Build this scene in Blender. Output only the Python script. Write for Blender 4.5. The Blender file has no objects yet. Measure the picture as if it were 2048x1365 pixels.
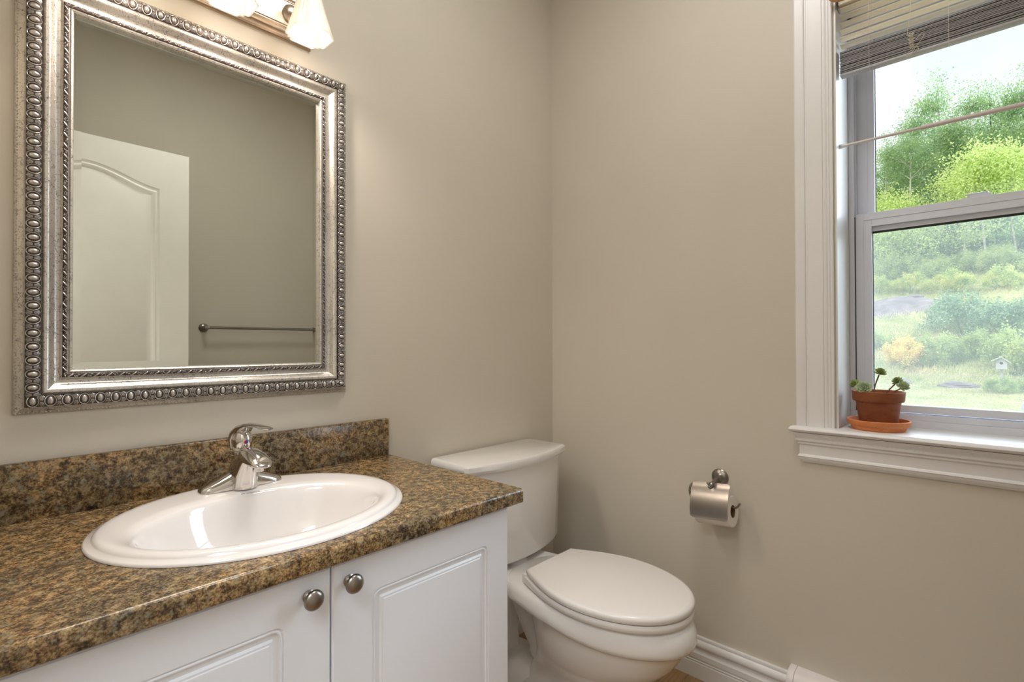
import bpy, bmesh, math, random
import numpy as np
from mathutils import Vector, Matrix
from mathutils.geometry import tessellate_polygon

scene = bpy.context.scene
C = scene.collection
PI = math.pi

# ------------------------------------------------------------------ camera
cam_data = bpy.data.cameras.new('camera')
cam = bpy.data.objects.new('camera', cam_data); C.objects.link(cam)
scene.camera = cam
cam_data.sensor_width = 36.0
cam_data.lens = 1021.83 / 2048 * 36.0
cam_data.clip_start = 0.01; cam_data.clip_end = 500
_y, _p, _r = math.radians(43.2243), math.radians(0.5005), math.radians(-0.1557)
_f = Vector((math.cos(_p) * math.cos(_y), math.cos(_p) * math.sin(_y), math.sin(_p)))
_rt = Vector((math.sin(_y), -math.cos(_y), 0)); _u = _rt.cross(_f)
_r2 = math.cos(_r) * _rt + math.sin(_r) * _u; _u2 = -math.sin(_r) * _rt + math.cos(_r) * _u
M = Matrix((_r2, _u2, -_f)).transposed().to_4x4()
M.translation = Vector((-1.69723, -1.36, 1.12))
cam.matrix_world = M

# ------------------------------------------------------------------ view, world, sun
vs = scene.view_settings
vs.view_transform = 'Standard'; vs.look = 'None'; vs.gamma = 1.0; vs.exposure = 0.58
vs.use_curve_mapping = False
scene.cycles.max_bounces = 10; scene.cycles.diffuse_bounces = 6; scene.cycles.glossy_bounces = 5
scene.cycles.transmission_bounces = 8; scene.cycles.transparent_max_bounces = 16
scene.cycles.sample_clamp_indirect = 6.0

world = bpy.data.worlds.new('sky'); scene.world = world; world.use_nodes = True
nt = world.node_tree; nt.nodes.clear()
wo = nt.nodes.new('ShaderNodeOutputWorld'); bg = nt.nodes.new('ShaderNodeBackground')
tc = nt.nodes.new('ShaderNodeTexCoord'); nz = nt.nodes.new('ShaderNodeTexNoise'); cr = nt.nodes.new('ShaderNodeValToRGB')
nz.inputs['Scale'].default_value = 3.2; nz.inputs['Detail'].default_value = 5
cr.color_ramp.elements[0].position = 0.38; cr.color_ramp.elements[0].color = (0.80, 0.89, 1.0, 1)
cr.color_ramp.elements[1].position = 0.60; cr.color_ramp.elements[1].color = (0.97, 0.985, 1.0, 1)
nt.links.new(tc.outputs['Generated'], nz.inputs['Vector']); nt.links.new(nz.outputs['Fac'], cr.inputs['Fac'])
nt.links.new(cr.outputs['Color'], bg.inputs['Color']); bg.inputs['Strength'].default_value = 0.82
nt.links.new(bg.outputs['Background'], wo.inputs['Surface'])

def sun(name, d, energy, angle, col):
    l = bpy.data.lights.new(name, 'SUN'); l.energy = energy; l.angle = math.radians(angle); l.color = col
    o = bpy.data.objects.new(name, l); C.objects.link(o)
    o.rotation_euler = Vector(d).to_track_quat('-Z', 'Y').to_euler(); o.location = (6, 0, 12)
    return o
# hazy daylight: the veiled sun high over the house, plus a wide sun lamp added to boost skylight through the window
sun('veiled_sun', (0.55, -0.35, -1.0), 2.2, 4, (1.0, 0.95, 0.86))
sun('window_sky_fill', (-1.0, 0.62, -0.45), 8.6, 70, (0.72, 0.85, 1.0))

def area(name, loc, size, energy, col, d=(0, 0, -1)):
    l = bpy.data.lights.new(name, 'AREA'); l.shape = 'DISK'; l.size = size; l.energy = energy; l.color = col
    o = bpy.data.objects.new(name, l); C.objects.link(o); o.location = loc
    o.rotation_euler = Vector(d).to_track_quat('-Z', 'Y').to_euler()
    return o
area('hall_fill_light', (-2.6, -1.25, 2.70), 1.3, 30, (0.88, 0.93, 1.0))  # unseen lamp added in the hall, soft fill through the doorway
area('overhead_fill_light', (-0.85, -0.90, 2.77), 0.5, 8.5, (1.0, 0.97, 0.93))  # unseen overhead lamp, added to fill the bathroom with light

# ------------------------------------------------------------------ materials
def new_mat(name):
    m = bpy.data.materials.new(name); m.use_nodes = True
    return m, m.node_tree, m.node_tree.nodes['Principled BSDF']
def N(t, kind, **kw):
    n = t.nodes.new(kind)
    for k, v in kw.items():
        if k in n.inputs: n.inputs[k].default_value = v
        else: setattr(n, k, v)
    return n
def ramp(t, src, stops, interp='LINEAR'):
    r = t.nodes.new('ShaderNodeValToRGB'); r.color_ramp.interpolation = interp
    e = r.color_ramp.elements
    while len(e) < len(stops): e.new(0.5)
    for i, (p, c) in enumerate(stops):
        e[i].position = p; e[i].color = (c[0], c[1], c[2], 1) if hasattr(c, '__len__') else (c, c, c, 1)
    t.links.new(src, r.inputs['Fac']); return r.outputs['Color']
def coords(t, scale=(1, 1, 1), which='Object'):
    a = t.nodes.new('ShaderNodeTexCoord'); b = t.nodes.new('ShaderNodeMapping'); b.inputs['Scale'].default_value = scale
    t.links.new(a.outputs[which], b.inputs['Vector']); return b.outputs['Vector']
def noise(t, vec, scale, detail=3, rough=0.5, out='Fac', dist=0.0):
    n = N(t, 'ShaderNodeTexNoise', Scale=scale, Detail=detail, Roughness=rough, Distortion=dist)
    t.links.new(vec, n.inputs['Vector']); return n.outputs[out]
def mix(t, fac, a, b, blend='MIX'):
    m = t.nodes.new('ShaderNodeMix'); m.data_type = 'RGBA'; m.blend_type = blend
    for sock, v in ((m.inputs['Factor'], fac), (m.inputs['A'], a), (m.inputs['B'], b)):
        pass
    def put(i, v):
        s = m.inputs[i]
        if hasattr(v, 'is_linked') or isinstance(v, bpy.types.NodeSocket): t.links.new(v, s)
        else: s.default_value = v if not hasattr(v, '__len__') else (v[0], v[1], v[2], 1)
    put(0, fac); put(6, a); put(7, b)
    return m.outputs[2]
def bump(t, p, h, strength=0.1, dist=0.001):
    b = N(t, 'ShaderNodeBump', Strength=strength, Distance=dist); t.links.new(h, b.inputs['Height'])
    t.links.new(b.outputs['Normal'], p.inputs['Normal'])

def plain(name, col, rough=0.5, metal=0.0, var=0.04, scale=12, spec=None, coat=0, bmp=0, bscale=200):
    m, t, p = new_mat(name)
    v = coords(t); n = noise(t, v, scale, 4)
    lo = tuple(c * (1 - var) for c in col); hi = tuple(min(1, c * (1 + var)) for c in col)
    t.links.new(ramp(t, n, [(0.3, lo), (0.7, hi)]), p.inputs['Base Color'])
    p.inputs['Roughness'].default_value = rough; p.inputs['Metallic'].default_value = metal
    if spec is not None: p.inputs['Specular IOR Level'].default_value = spec
    if coat: p.inputs['Coat Weight'].default_value = coat; p.inputs['Coat Roughness'].default_value = 0.05
    if bmp: bump(t, p, noise(t, v, bscale, 2), bmp, 0.0006)
    return m

WALL = plain('wall_paint', (0.590, 0.546, 0.468), 0.62, var=0.02, scale=3, bmp=0.25, bscale=260)
CEIL = plain('ceiling_paint', (0.80, 0.78, 0.74), 0.8, var=0.02)
TRIM = plain('trim_paint', (0.76, 0.75, 0.745), 0.34, var=0.02, scale=6, bmp=0.10, bscale=90)
DOORM = plain('door_paint', (0.88, 0.87, 0.83), 0.42, var=0.02)
VINYL = plain('window_vinyl', (0.68, 0.70, 0.77), 0.35, var=0.02)
CABINET = plain('cabinet_thermofoil', (0.82, 0.84, 0.90), 0.32, var=0.01, scale=4)
DARKGAP = plain('dark_gap', (0.02, 0.02, 0.022), 0.7)
PORC = plain('porcelain', (0.80, 0.785, 0.77), 0.07, var=0.01, scale=3, coat=0.5)
SINKM = plain('sink_porcelain', (0.80, 0.775, 0.77), 0.07, var=0.01, scale=3, coat=0.5)
SEATM = plain('seat_plastic', (0.79, 0.765, 0.745), 0.16, var=0.01, scale=3)
CHROME = plain('chrome', (0.66, 0.63, 0.60), 0.13, 1.0, var=0.05)
NICKEL = plain('brushed_nickel', (0.31, 0.28, 0.255), 0.30, 1.0, var=0.06, scale=30)
BRONZE = plain('brushed_bronze_nickel', (0.62, 0.51, 0.40), 0.28, 1.0, var=0.06, scale=20)
PAPER = plain('tissue_paper', (0.84, 0.80, 0.76), 0.9, var=0.02, bmp=0.3, bscale=150)
CARD = plain('brown_cardboard', (0.16, 0.09, 0.04), 0.9)
HEATM = plain('heater_enamel', (0.78, 0.73, 0.72), 0.35, var=0.03)
RED = plain('red_dot', (0.45, 0.02, 0.02), 0.3); BLUE = plain('blue_dot', (0.02, 0.06, 0.42), 0.3)
LOGO = plain('grey_print', (0.36, 0.36, 0.38), 0.5)
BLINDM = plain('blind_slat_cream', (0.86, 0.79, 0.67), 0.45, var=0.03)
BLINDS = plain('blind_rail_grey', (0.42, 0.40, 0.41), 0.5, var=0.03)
CORD = plain('cream_cord', (0.66, 0.60, 0.50), 0.8)
WIRE = plain('dark_wire', (0.05, 0.05, 0.06), 0.5)
RODM = plain('white_rod_enamel', (0.62, 0.55, 0.52), 0.4, var=0.04)
RUBBER = plain('black_gasket', (0.03, 0.03, 0.03), 0.6)

def floor_mat():
    m, t, p = new_mat('oak_floor')
    v = coords(t, (1, 1, 1)); br = N(t, 'ShaderNodeTexBrick', Scale=9.0)
    br.offset = 0.4; t.links.new(v, br.inputs['Vector'])
    br.inputs['Color1'].default_value = (0.34, 0.20, 0.09, 1); br.inputs['Color2'].default_value = (0.42, 0.26, 0.12, 1)
    br.inputs['Mortar'].default_value = (0.10, 0.05, 0.02, 1); br.inputs['Mortar Size'].default_value = 0.008
    br.inputs['Brick Width'].default_value = 4.0; br.inputs['Row Height'].default_value = 0.6
    g = noise(t, coords(t, (1.5, 30, 30)), 6, 5)
    t.links.new(mix(t, 0.6, br.outputs['Color'], ramp(t, g, [(0.3, 0.45), (0.7, 1.0)]), 'MULTIPLY'), p.inputs['Base Color'])
    p.inputs['Roughness'].default_value = 0.35; return m
FLOOR = floor_mat()

def laminate():
    m, t, p = new_mat('granite_look_laminate')
    v = coords(t)
    big = noise(t, v, 11, 4, 0.6, dist=0.4); med = noise(t, v, 70, 5, 0.62, dist=0.5); fine = noise(t, v, 300, 4, 0.65, dist=0.3)
    def mad(a, k, c):
        q = t.nodes.new('ShaderNodeMath'); q.operation = 'MULTIPLY_ADD'; t.links.new(a, q.inputs[0]); q.inputs[1].default_value = k
        if hasattr(c, 'links'): t.links.new(c, q.inputs[2])
        else: q.inputs[2].default_value = c
        return q.outputs[0]
    val = mad(med, 0.62, mad(fine, 0.62, -0.12))
    base = ramp(t, val, [(0.36, (0.026, 0.016, 0.012)), (0.44, (0.082, 0.052, 0.029)), (0.50, (0.178, 0.118, 0.058)), (0.56, (0.285, 0.206, 0.110)), (0.66, (0.44, 0.35, 0.225))])
    zone = ramp(t, big, [(0.38, (0.70, 0.70, 0.70)), (0.5, (1.0, 0.95, 0.85)), (0.62, (1.20, 1.06, 0.86))])
    c1 = mix(t, 1.0, base, zone, 'MULTIPLY')
    grey = ramp(t, noise(t, v, 85, 4, 0.6), [(0.56, 0.0), (0.66, 0.8)])
    c2 = mix(t, grey, c1, (0.24, 0.225, 0.165))
    t.links.new(c2, p.inputs['Base Color'])
    p.inputs['Roughness'].default_value = 0.24
    bump(t, p, fine, 0.10, 0.0004); return m
LAM = laminate()

def silver(name, col, rough, crack=True):
    m, t, p = new_mat(name); v = coords(t)
    cell = t.nodes.new('ShaderNodeTexVoronoi'); cell.feature = 'DISTANCE_TO_EDGE'; cell.inputs['Scale'].default_value = 62
    w = noise(t, v, 55, 4, 0.6, out='Color'); wv = t.nodes.new('ShaderNodeVectorMath'); wv.operation = 'SCALE'; wv.inputs['Scale'].default_value = 0.035
    t.links.new(w, wv.inputs[0]); ad = t.nodes.new('ShaderNodeVectorMath'); t.links.new(v, ad.inputs[0]); t.links.new(wv.outputs[0], ad.inputs[1])
    t.links.new(ad.outputs[0], cell.inputs['Vector'])
    line = ramp(t, cell.outputs['Distance'], [(0.0, 1.0), (0.038, 0.0)])
    msk = ramp(t, noise(t, v, 32, 3), [(0.40, 0.0), (0.52, 1.0)])
    fleck = ramp(t, noise(t, v, 420, 3, 0.6), [(0.61, 0.0), (0.66, 1.0)])
    l2 = mix(t, 1.0, line, msk, 'MULTIPLY'); dk = mix(t, 1.0, l2, fleck, 'ADD')
    tone = ramp(t, noise(t, v, 9, 3), [(0.35, tuple(c * 0.86 for c in col)), (0.65, col)])
    fc = t.nodes.new('ShaderNodeMath'); fc.operation = 'MULTIPLY'; fc.inputs[1].default_value = 0.85 if crack else 0.35
    t.links.new(dk, fc.inputs[0])
    t.links.new(mix(t, fc.outputs[0], tone, (0.05, 0.04, 0.045)), p.inputs['Base Color'])
    p.inputs['Metallic'].default_value = 0.75; p.inputs['Roughness'].default_value = rough
    bump(t, p, dk, 0.25, 0.0004); return m
SILVER = silver('crackled_silver_leaf', (0.60, 0.565, 0.515), 0.33)
SILVER2 = silver('rubbed_silver_leaf', (0.52, 0.49, 0.455), 0.32, False)
PATINA = plain('dark_patina', (0.050, 0.036, 0.036), 0.5, 0.3, var=0.3, scale=120)

MIRROR, t, p = new_mat('mirror_silvering'); p.inputs['Metallic'].default_value = 1.0
t.links.new(ramp(t, noise(t, coords(t), 2), [(0.3, (0.77, 0.80, 0.75)), (0.7, (0.79, 0.82, 0.77))]), p.inputs['Base Color'])
p.inputs['Roughness'].default_value = 0.0

def glass_mat():
    m = bpy.data.materials.new('window_glass'); m.use_nodes = True; t = m.node_tree; t.nodes.clear()
    o = t.nodes.new('ShaderNodeOutputMaterial'); tr = t.nodes.new('ShaderNodeBsdfTransparent'); gl = t.nodes.new('ShaderNodeBsdfGlossy')
    gl.inputs['Roughness'].default_value = 0.02; tr.inputs['Color'].default_value = (0.97, 0.985, 0.98, 1)
    mx = t.nodes.new('ShaderNodeMixShader'); fr = t.nodes.new('ShaderNodeFresnel'); fr.inputs['IOR'].default_value = 1.25
    sm = ramp(t, noise(t, coords(t), 6, 2), [(0.0, 0.9), (1.0, 1.0)])
    ml = t.nodes.new('ShaderNodeMath'); ml.operation = 'MULTIPLY'; t.links.new(fr.outputs[0], ml.inputs[0]); t.links.new(sm, ml.inputs[1])
    t.links.new(ml.outputs[0], mx.inputs[0]); t.links.new(tr.outputs[0], mx.inputs[1]); t.links.new(gl.outputs[0], mx.inputs[2])
    t.links.new(mx.outputs[0], o.inputs['Surface']); return m
GLASS = glass_mat()
def screen_mat():
    m = bpy.data.materials.new('insect_screen_mesh'); m.use_nodes = True; t = m.node_tree; t.nodes.clear()
    o = t.nodes.new('ShaderNodeOutputMaterial'); tr = t.nodes.new('ShaderNodeBsdfTransparent')
    df = t.nodes.new('ShaderNodeBsdfDiffuse'); tl = t.nodes.new('ShaderNodeBsdfTranslucent'); ad = t.nodes.new('ShaderNodeMixShader')
    for s in (df, tl): s.inputs['Color'].default_value = (0.80, 0.86, 0.92, 1)
    ad.inputs[0].default_value = 0.5
    t.links.new(df.outputs[0], ad.inputs[1]); t.links.new(tl.outputs[0], ad.inputs[2])
    # woven wires at 1.4 mm pitch averaged with their light scatter
    mx = t.nodes.new('ShaderNodeMixShader')
    f = ramp(t, noise(t, coords(t), 3, 2), [(0.3, 0.10), (0.7, 0.135)])
    t.links.new(f, mx.inputs[0]); t.links.new(tr.outputs[0], mx.inputs[1]); t.links.new(ad.outputs[0], mx.inputs[2])
    t.links.new(mx.outputs[0], o.inputs['Surface']); return m
SCREEN = screen_mat()

def shade_mat():
    m = bpy.data.materials.new('frosted_shade_glass'); m.use_nodes = True; t = m.node_tree; t.nodes.clear()
    o = t.nodes.new('ShaderNodeOutputMaterial'); tl = t.nodes.new('ShaderNodeBsdfTranslucent'); df = t.nodes.new('ShaderNodeBsdfDiffuse')
    gl = t.nodes.new('ShaderNodeBsdfGlossy'); gl.inputs['Roughness'].default_value = 0.25
    c = ramp(t, noise(t, coords(t), 30, 3), [(0.3, (0.66, 0.63, 0.60)), (0.7, (0.72, 0.69, 0.66))])
    t.links.new(c, tl.inputs['Color']); t.links.new(c, df.inputs['Color'])
    a = t.nodes.new('ShaderNodeMixShader'); a.inputs[0].default_value = 0.45; b = t.nodes.new('ShaderNodeMixShader'); b.inputs[0].default_value = 0.06
    t.links.new(tl.outputs[0], a.inputs[1]); t.links.new(df.outputs[0], a.inputs[2])
    t.links.new(a.outputs[0], b.inputs[1]); t.links.new(gl.outputs[0], b.inputs[2])
    tr = t.nodes.new('ShaderNodeBsdfTransparent'); d = t.nodes.new('ShaderNodeMixShader'); d.inputs[0].default_value = 0.18
    t.links.new(b.outputs[0], d.inputs[1]); t.links.new(tr.outputs[0], d.inputs[2])
    t.links.new(d.outputs[0], o.inputs['Surface']); return m
SHADE = shade_mat()
BULB, t, p = new_mat('lit_bulb'); p.inputs['Emission Color'].default_value = (1.0, 0.86, 0.66, 1); p.inputs['Emission Strength'].default_value = 3.8
t.links.new(ramp(t, noise(t, coords(t), 8), [(0.3, 0.9), (0.7, 0.95)]), p.inputs['Base Color'])

def terracotta(name, a, b):
    m, t, p = new_mat(name); v = coords(t)
    n = noise(t, coords(t, (1, 1, 2.2)), 22, 5, 0.6); f = ramp(t, noise(t, v, 160, 3), [(0.30, 1.0), (0.36, 0.0)])
    fc = t.nodes.new('ShaderNodeMath'); fc.operation = 'MULTIPLY'; fc.inputs[1].default_value = 0.5; t.links.new(f, fc.inputs[0])
    t.links.new(mix(t, fc.outputs[0], ramp(t, n, [(0.32, a), (0.68, b)]), (0.10, 0.04, 0.02)), p.inputs['Base Color'])
    p.inputs['Roughness'].default_value = 0.8; bump(t, p, n, 0.2, 0.001); return m
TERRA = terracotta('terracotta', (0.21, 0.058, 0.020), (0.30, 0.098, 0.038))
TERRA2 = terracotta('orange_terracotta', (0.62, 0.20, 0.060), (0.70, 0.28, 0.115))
SPECK = terracotta('speckled_stone', (0.34, 0.17, 0.07), (0.66, 0.40, 0.20))
SOIL = plain('gritty_soil', (0.36, 0.17, 0.11), 0.9, var=0.6, scale=180)
STEMM = plain('brown_stem', (0.16, 0.10, 0.07), 0.7, var=0.3, scale=60)
def leafy(name, stops, rough=0.6, scale=3.0, trans=0.4, det=2):
    m = bpy.data.materials.new(name); m.use_nodes = True; t = m.node_tree; t.nodes.clear()
    o = t.nodes.new('ShaderNodeOutputMaterial'); df = t.nodes.new('ShaderNodeBsdfDiffuse'); tl = t.nodes.new('ShaderNodeBsdfTranslucent')
    oi = t.nodes.new('ShaderNodeObjectInfo'); v = coords(t)
    ad = t.nodes.new('ShaderNodeVectorMath'); t.links.new(v, ad.inputs[0])
    sc = t.nodes.new('ShaderNodeMath'); sc.operation = 'MULTIPLY'; sc.inputs[1].default_value = 20; t.links.new(oi.outputs['Random'], sc.inputs[0])
    t.links.new(sc.outputs[0], ad.inputs[1])
    c = ramp(t, noise(t, ad.outputs[0], scale, det, 0.7), stops)
    t.links.new(c, df.inputs['Color']); t.links.new(c, tl.inputs['Color'])
    mx = t.nodes.new('ShaderNodeMixShader'); mx.inputs[0].default_value = trans
    t.links.new(df.outputs[0], mx.inputs[1]); t.links.new(tl.outputs[0], mx.inputs[2]); t.links.new(mx.outputs[0], o.inputs['Surface'])
    return m
SUCC = leafy('succulent_leaf', [(0.30, (0.36, 0.48, 0.28)), (0.52, (0.54, 0.64, 0.42)), (0.68, (0.80, 0.80, 0.56))], scale=60, trans=0.35)
SUCC2 = leafy('succulent_leaf_dark', [(0.30, (0.24, 0.34, 0.12)), (0.52, (0.40, 0.50, 0.20)), (0.68, (0.66, 0.68, 0.38))], scale=60, trans=0.35)
LEAF_A = leafy('leaf_blue_green', [(0.25, (0.15, 0.25, 0.14)), (0.45, (0.31, 0.45, 0.24)), (0.62, (0.48, 0.62, 0.29)), (0.8, (0.66, 0.77, 0.42))], scale=2.2, det=4)
LEAF_B = leafy('leaf_yellow_green', [(0.25, (0.48, 0.62, 0.24)), (0.5, (0.68, 0.80, 0.34)), (0.75, (0.84, 0.90, 0.46))], scale=2.4, det=4)
LEAF_C = leafy('leaf_shrub_green', [(0.25, (0.26, 0.36, 0.16)), (0.5, (0.48, 0.58, 0.26)), (0.75, (0.70, 0.74, 0.32))], scale=2.4, det=4)
LEAF_D = leafy('leaf_gold_tipped', [(0.25, (0.30, 0.42, 0.15)), (0.45, (0.50, 0.60, 0.22)), (0.60, (0.74, 0.74, 0.27)), (0.78, (0.86, 0.74, 0.32))], scale=2.6, det=4)
LEAF_E = leafy('leaf_amber', [(0.25, (0.50, 0.52, 0.20)), (0.45, (0.84, 0.70, 0.28)), (0.62, (0.94, 0.72, 0.34)), (0.8, (0.92, 0.62, 0.34))], scale=4, det=4)
LEAF_J = leafy('leaf_juniper', [(0.25, (0.14, 0.24, 0.18)), (0.5, (0.32, 0.46, 0.30)), (0.75, (0.58, 0.70, 0.44))], scale=4, trans=0.2, det=4)
BARK = plain('pale_bark', (0.58, 0.54, 0.48), 0.8, var=0.3, scale=6)
BARKD = plain('dark_bark', (0.13, 0.11, 0.10), 0.9, var=0.3, scale=6)
ROCK = plain('granite_rock', (0.23, 0.20, 0.21), 0.9, var=0.3, scale=3, bmp=0.5, bscale=12)
BHOUSE = plain('weathered_white_wood', (0.50, 0.50, 0.51), 0.8, var=0.08, scale=10)
BLACKM = plain('black_hole', (0.03, 0.03, 0.03), 0.9)
def ground_mat():
    m, t, p = new_mat('grass_and_brush_ground'); v = coords(t)
    a = ramp(t, noise(t, v, 1.3, 6, 0.7), [(0.30, (0.22, 0.29, 0.12)), (0.46, (0.42, 0.44, 0.22)), (0.60, (0.56, 0.52, 0.32)), (0.72, (0.52, 0.42, 0.36))])
    b = ramp(t, noise(t, v, 22, 5, 0.7), [(0.3, 0.5), (0.7, 1.15)])
    t.links.new(mix(t, 1.0, a, b, 'MULTIPLY'), p.inputs['Base Color']); p.inputs['Roughness'].default_value = 1.0
    p.inputs['Specular IOR Level'].default_value = 0.1
    bump(t, p, noise(t, v, 16, 5, 0.7), 0.6, 0.08); return m
GROUND = ground_mat()
GRASS = leafy('grass_blade', [(0.3, (0.42, 0.48, 0.22)), (0.5, (0.60, 0.59, 0.33)), (0.7, (0.70, 0.61, 0.42))], scale=1.2, trans=0.3, det=4)
GRASS2 = leafy('hill_grass_blade', [(0.3, (0.36, 0.46, 0.20)), (0.5, (0.62, 0.64, 0.32)), (0.7, (0.86, 0.74, 0.48))], scale=1.0, trans=0.3, det=4)

# ------------------------------------------------------------------ mesh helpers
class MB:
    def __init__(s): s.v = []; s.f = []; s.m = []
    def add(s, V, F, mi=0, T=None):
        k = len(s.v)
        if T is not None: V = [T @ Vector(q) for q in V]
        s.v += [tuple(q) for q in V]; s.f += [tuple(i + k for i in f) for f in F]; s.m += [mi] * len(F)
        return s
    def box(s, a, b, mi=0, T=None):
        x0, y0, z0 = [min(a[i], b[i]) for i in range(3)]; x1, y1, z1 = [max(a[i], b[i]) for i in range(3)]
        V = [(x0, y0, z0), (x1, y0, z0), (x1, y1, z0), (x0, y1, z0), (x0, y0, z1), (x1, y0, z1), (x1, y1, z1), (x0, y1, z1)]
        return s.add(V, [(0, 3, 2, 1), (4, 5, 6, 7), (0, 1, 5, 4), (1, 2, 6, 5), (2, 3, 7, 6), (3, 0, 4, 7)], mi, T)
    def loft(s, rings, cap0=True, cap1=True, mi=0, closed=True, T=None, cyc=False):
        n = len(rings[0]); V = [q for r in rings for q in r]; F = []
        m = len(rings)
        for i in range(m if cyc else m - 1):
            a = i * n; b = ((i + 1) % m) * n
            for j in range(n if closed else n - 1):
                k = (j + 1) % n; F.append((a + j, a + k, b + k, b + j))
        if cap0 and not cyc: F.append(tuple(range(n - 1, -1, -1)))
        if cap1 and not cyc: F.append(tuple((m - 1) * n + j for j in range(n)))
        return s.add(V, F, mi, T)
    def lathe(s, prof, segs=32, mi=0, T=None, cap0=False, cap1=False):
        rings = [[(r * math.cos(2 * PI * j / segs), r * math.sin(2 * PI * j / segs), z) for j in range(segs)] for r, z in prof]
        return s.loft(rings, cap0, cap1, mi, True, T)
    def tube(s, pts, rad, segs=12, mi=0, T=None, cap=True):
        pts = [Vector(q) for q in pts]; n = len(pts)
        rad = [rad] * n if not hasattr(rad, '__len__') else rad
        rings = []; up = None
        for i in range(n):
            d = (pts[min(i + 1, n - 1)] - pts[max(i - 1, 0)]).normalized()
            if up is None: up = d.orthogonal().normalized()
            up = (up - d * up.dot(d))
            up = up.normalized() if up.length > 1e-6 else d.orthogonal().normalized()
            w = d.cross(up)
            rings.append([pts[i] + rad[i] * (math.cos(2 * PI * j / segs) * up + math.sin(2 * PI * j / segs) * w) for j in range(segs)])
        return s.loft(rings, cap, cap, mi, True, T)
    def ball(s, c, r, su=16, sv=10, mi=0, T=None):
        r = (r, r, r) if not hasattr(r, '__len__') else r
        rings = []
        for i in range(sv + 1):
            a = -PI / 2 + PI * i / sv; e = max(1e-4, math.cos(a))
            rings.append([(c[0] + r[0] * e * math.cos(2 * PI * j / su), c[1] + r[1] * e * math.sin(2 * PI * j / su), c[2] + r[2] * math.sin(a)) for j in range(su)])
        return s.loft(rings, True, True, mi, True, T)
    def build(s, name, mats, parent=None, smooth=35, bevel=0, bseg=2, loc=None):
        me = bpy.data.meshes.new(name); me.from_pydata(s.v, [], s.f)
        if not isinstance(mats, (list, tuple)): mats = [mats]
        for m_ in mats: me.materials.append(m_)
        if len(mats) > 1: me.polygons.foreach_set('material_index', s.m)
        bm = bmesh.new(); bm.from_mesh(me); bmesh.ops.recalc_face_normals(bm, faces=bm.faces)
        if bevel:
            es = [e for e in bm.edges if len(e.link_faces) == 2 and e.calc_face_angle(0) > 0.6]
            bmesh.ops.bevel(bm, geom=es, offset=bevel, segments=bseg, affect='EDGES', profile=0.5, clamp_overlap=True)
        bm.to_mesh(me); bm.free()
        if smooth:
            me.shade_smooth(); me.set_sharp_from_angle(angle=math.radians(smooth))
        o = bpy.data.objects.new(name, me); C.objects.link(o)
        if parent is not None: o.parent = parent; o.matrix_parent_inverse = Matrix.Translation(parent.location).inverted()
        return o

def tag(o, label, cat, group=None, kind=None):
    if label: o['label'] = label
    if cat: o['category'] = cat
    if group: o['group'] = group
    if kind: o['kind'] = kind
    return o
def thing(name, label, cat, loc=(0, 0, 0), group=None):
    o = bpy.data.objects.new(name, None); C.objects.link(o); o.location = loc; o.empty_display_size = 0.05
    return tag(o, label, cat, group)
def struct(o): o['kind'] = 'structure'; return o
def ortho(o, ax, ay, az):
    """matrix whose columns are the given axes at origin o"""
    m = Matrix((ax, ay, az)).transposed().to_4x4(); m.translation = Vector(o); return m
def qbez(a, b, c, n=10):
    a, b, c = map(Vector, (a, b, c))
    return [(1 - t) ** 2 * a + 2 * t * (1 - t) * b + t * t * c for t in [i / n for i in range(n + 1)]]
def spline(P, n=8):
    P = [Vector(q) for q in P]; out = []
    for i in range(len(P) - 1):
        p0 = P[max(i - 1, 0)]; p1 = P[i]; p2 = P[i + 1]; p3 = P[min(i + 2, len(P) - 1)]
        for k in range(n):
            t = k / n
            out.append(0.5 * ((2 * p1) + (p2 - p0) * t + (2 * p0 - 5 * p1 + 4 * p2 - p3) * t * t + (3 * p1 - p0 - 3 * p2 + p3) * t ** 3))
    out.append(P[-1]); return out

# ------------------------------------------------------------------ room shell
XL, YF, ZC = -1.75, -1.95, 2.80
WX = 0.24                                   # thickness of the window wall
OY0, OY1, OZ0, OZ1 = -1.036, -1.640, 0.862, 2.14   # rough window opening
struct(MB().box((XL - 0.12, 0, 0), (WX, 0.12, ZC)).build('wall_back', WALL, smooth=0))
w = MB()
w.box((0, 0, 0), (WX, OY0, ZC)); w.box((0, OY1, 0), (WX, YF - 0.12, ZC))
w.box((0, OY0, 0), (WX, OY1, OZ0)); w.box((0, OY0, OZ1), (WX, OY1, ZC))
struct(w.build('wall_right', WALL, smooth=0))
struct(MB().box((XL - 0.12, YF, 0), (0, YF - 0.12, ZC)).build('wall_front', WALL, smooth=0))
DY0, DY1, DZ = -0.69, -1.49, 2.05            # doorway in the left wall
w = MB()
w.box((XL, 0, 0), (XL - 0.12, DY0, ZC)); w.box((XL, DY1, 0), (XL - 0.12, YF, ZC)); w.box((XL, DY0, DZ), (XL - 0.12, DY1, ZC))
struct(w.build('wall_left', WALL, smooth=0))
struct(MB().box((-3.4, YF - 0.12, -0.1), (WX, 0.12, 0)).build('floor', FLOOR, smooth=0))
struct(MB().box((-3.4, YF - 0.12, ZC), (WX, 0.12, ZC + 0.1)).build('ceiling', CEIL, smooth=0))
w = MB(); w.box((-3.4, YF - 0.12, 0), (-3.3, 0.12, ZC)); w.box((-3.3, YF - 0.12, 0), (XL - 0.12, YF, ZC)); w.box((-3.3, 0, 0), (XL - 0.12, 0.12, ZC))
struct(w.build('wall_hall', WALL, smooth=0))

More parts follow.
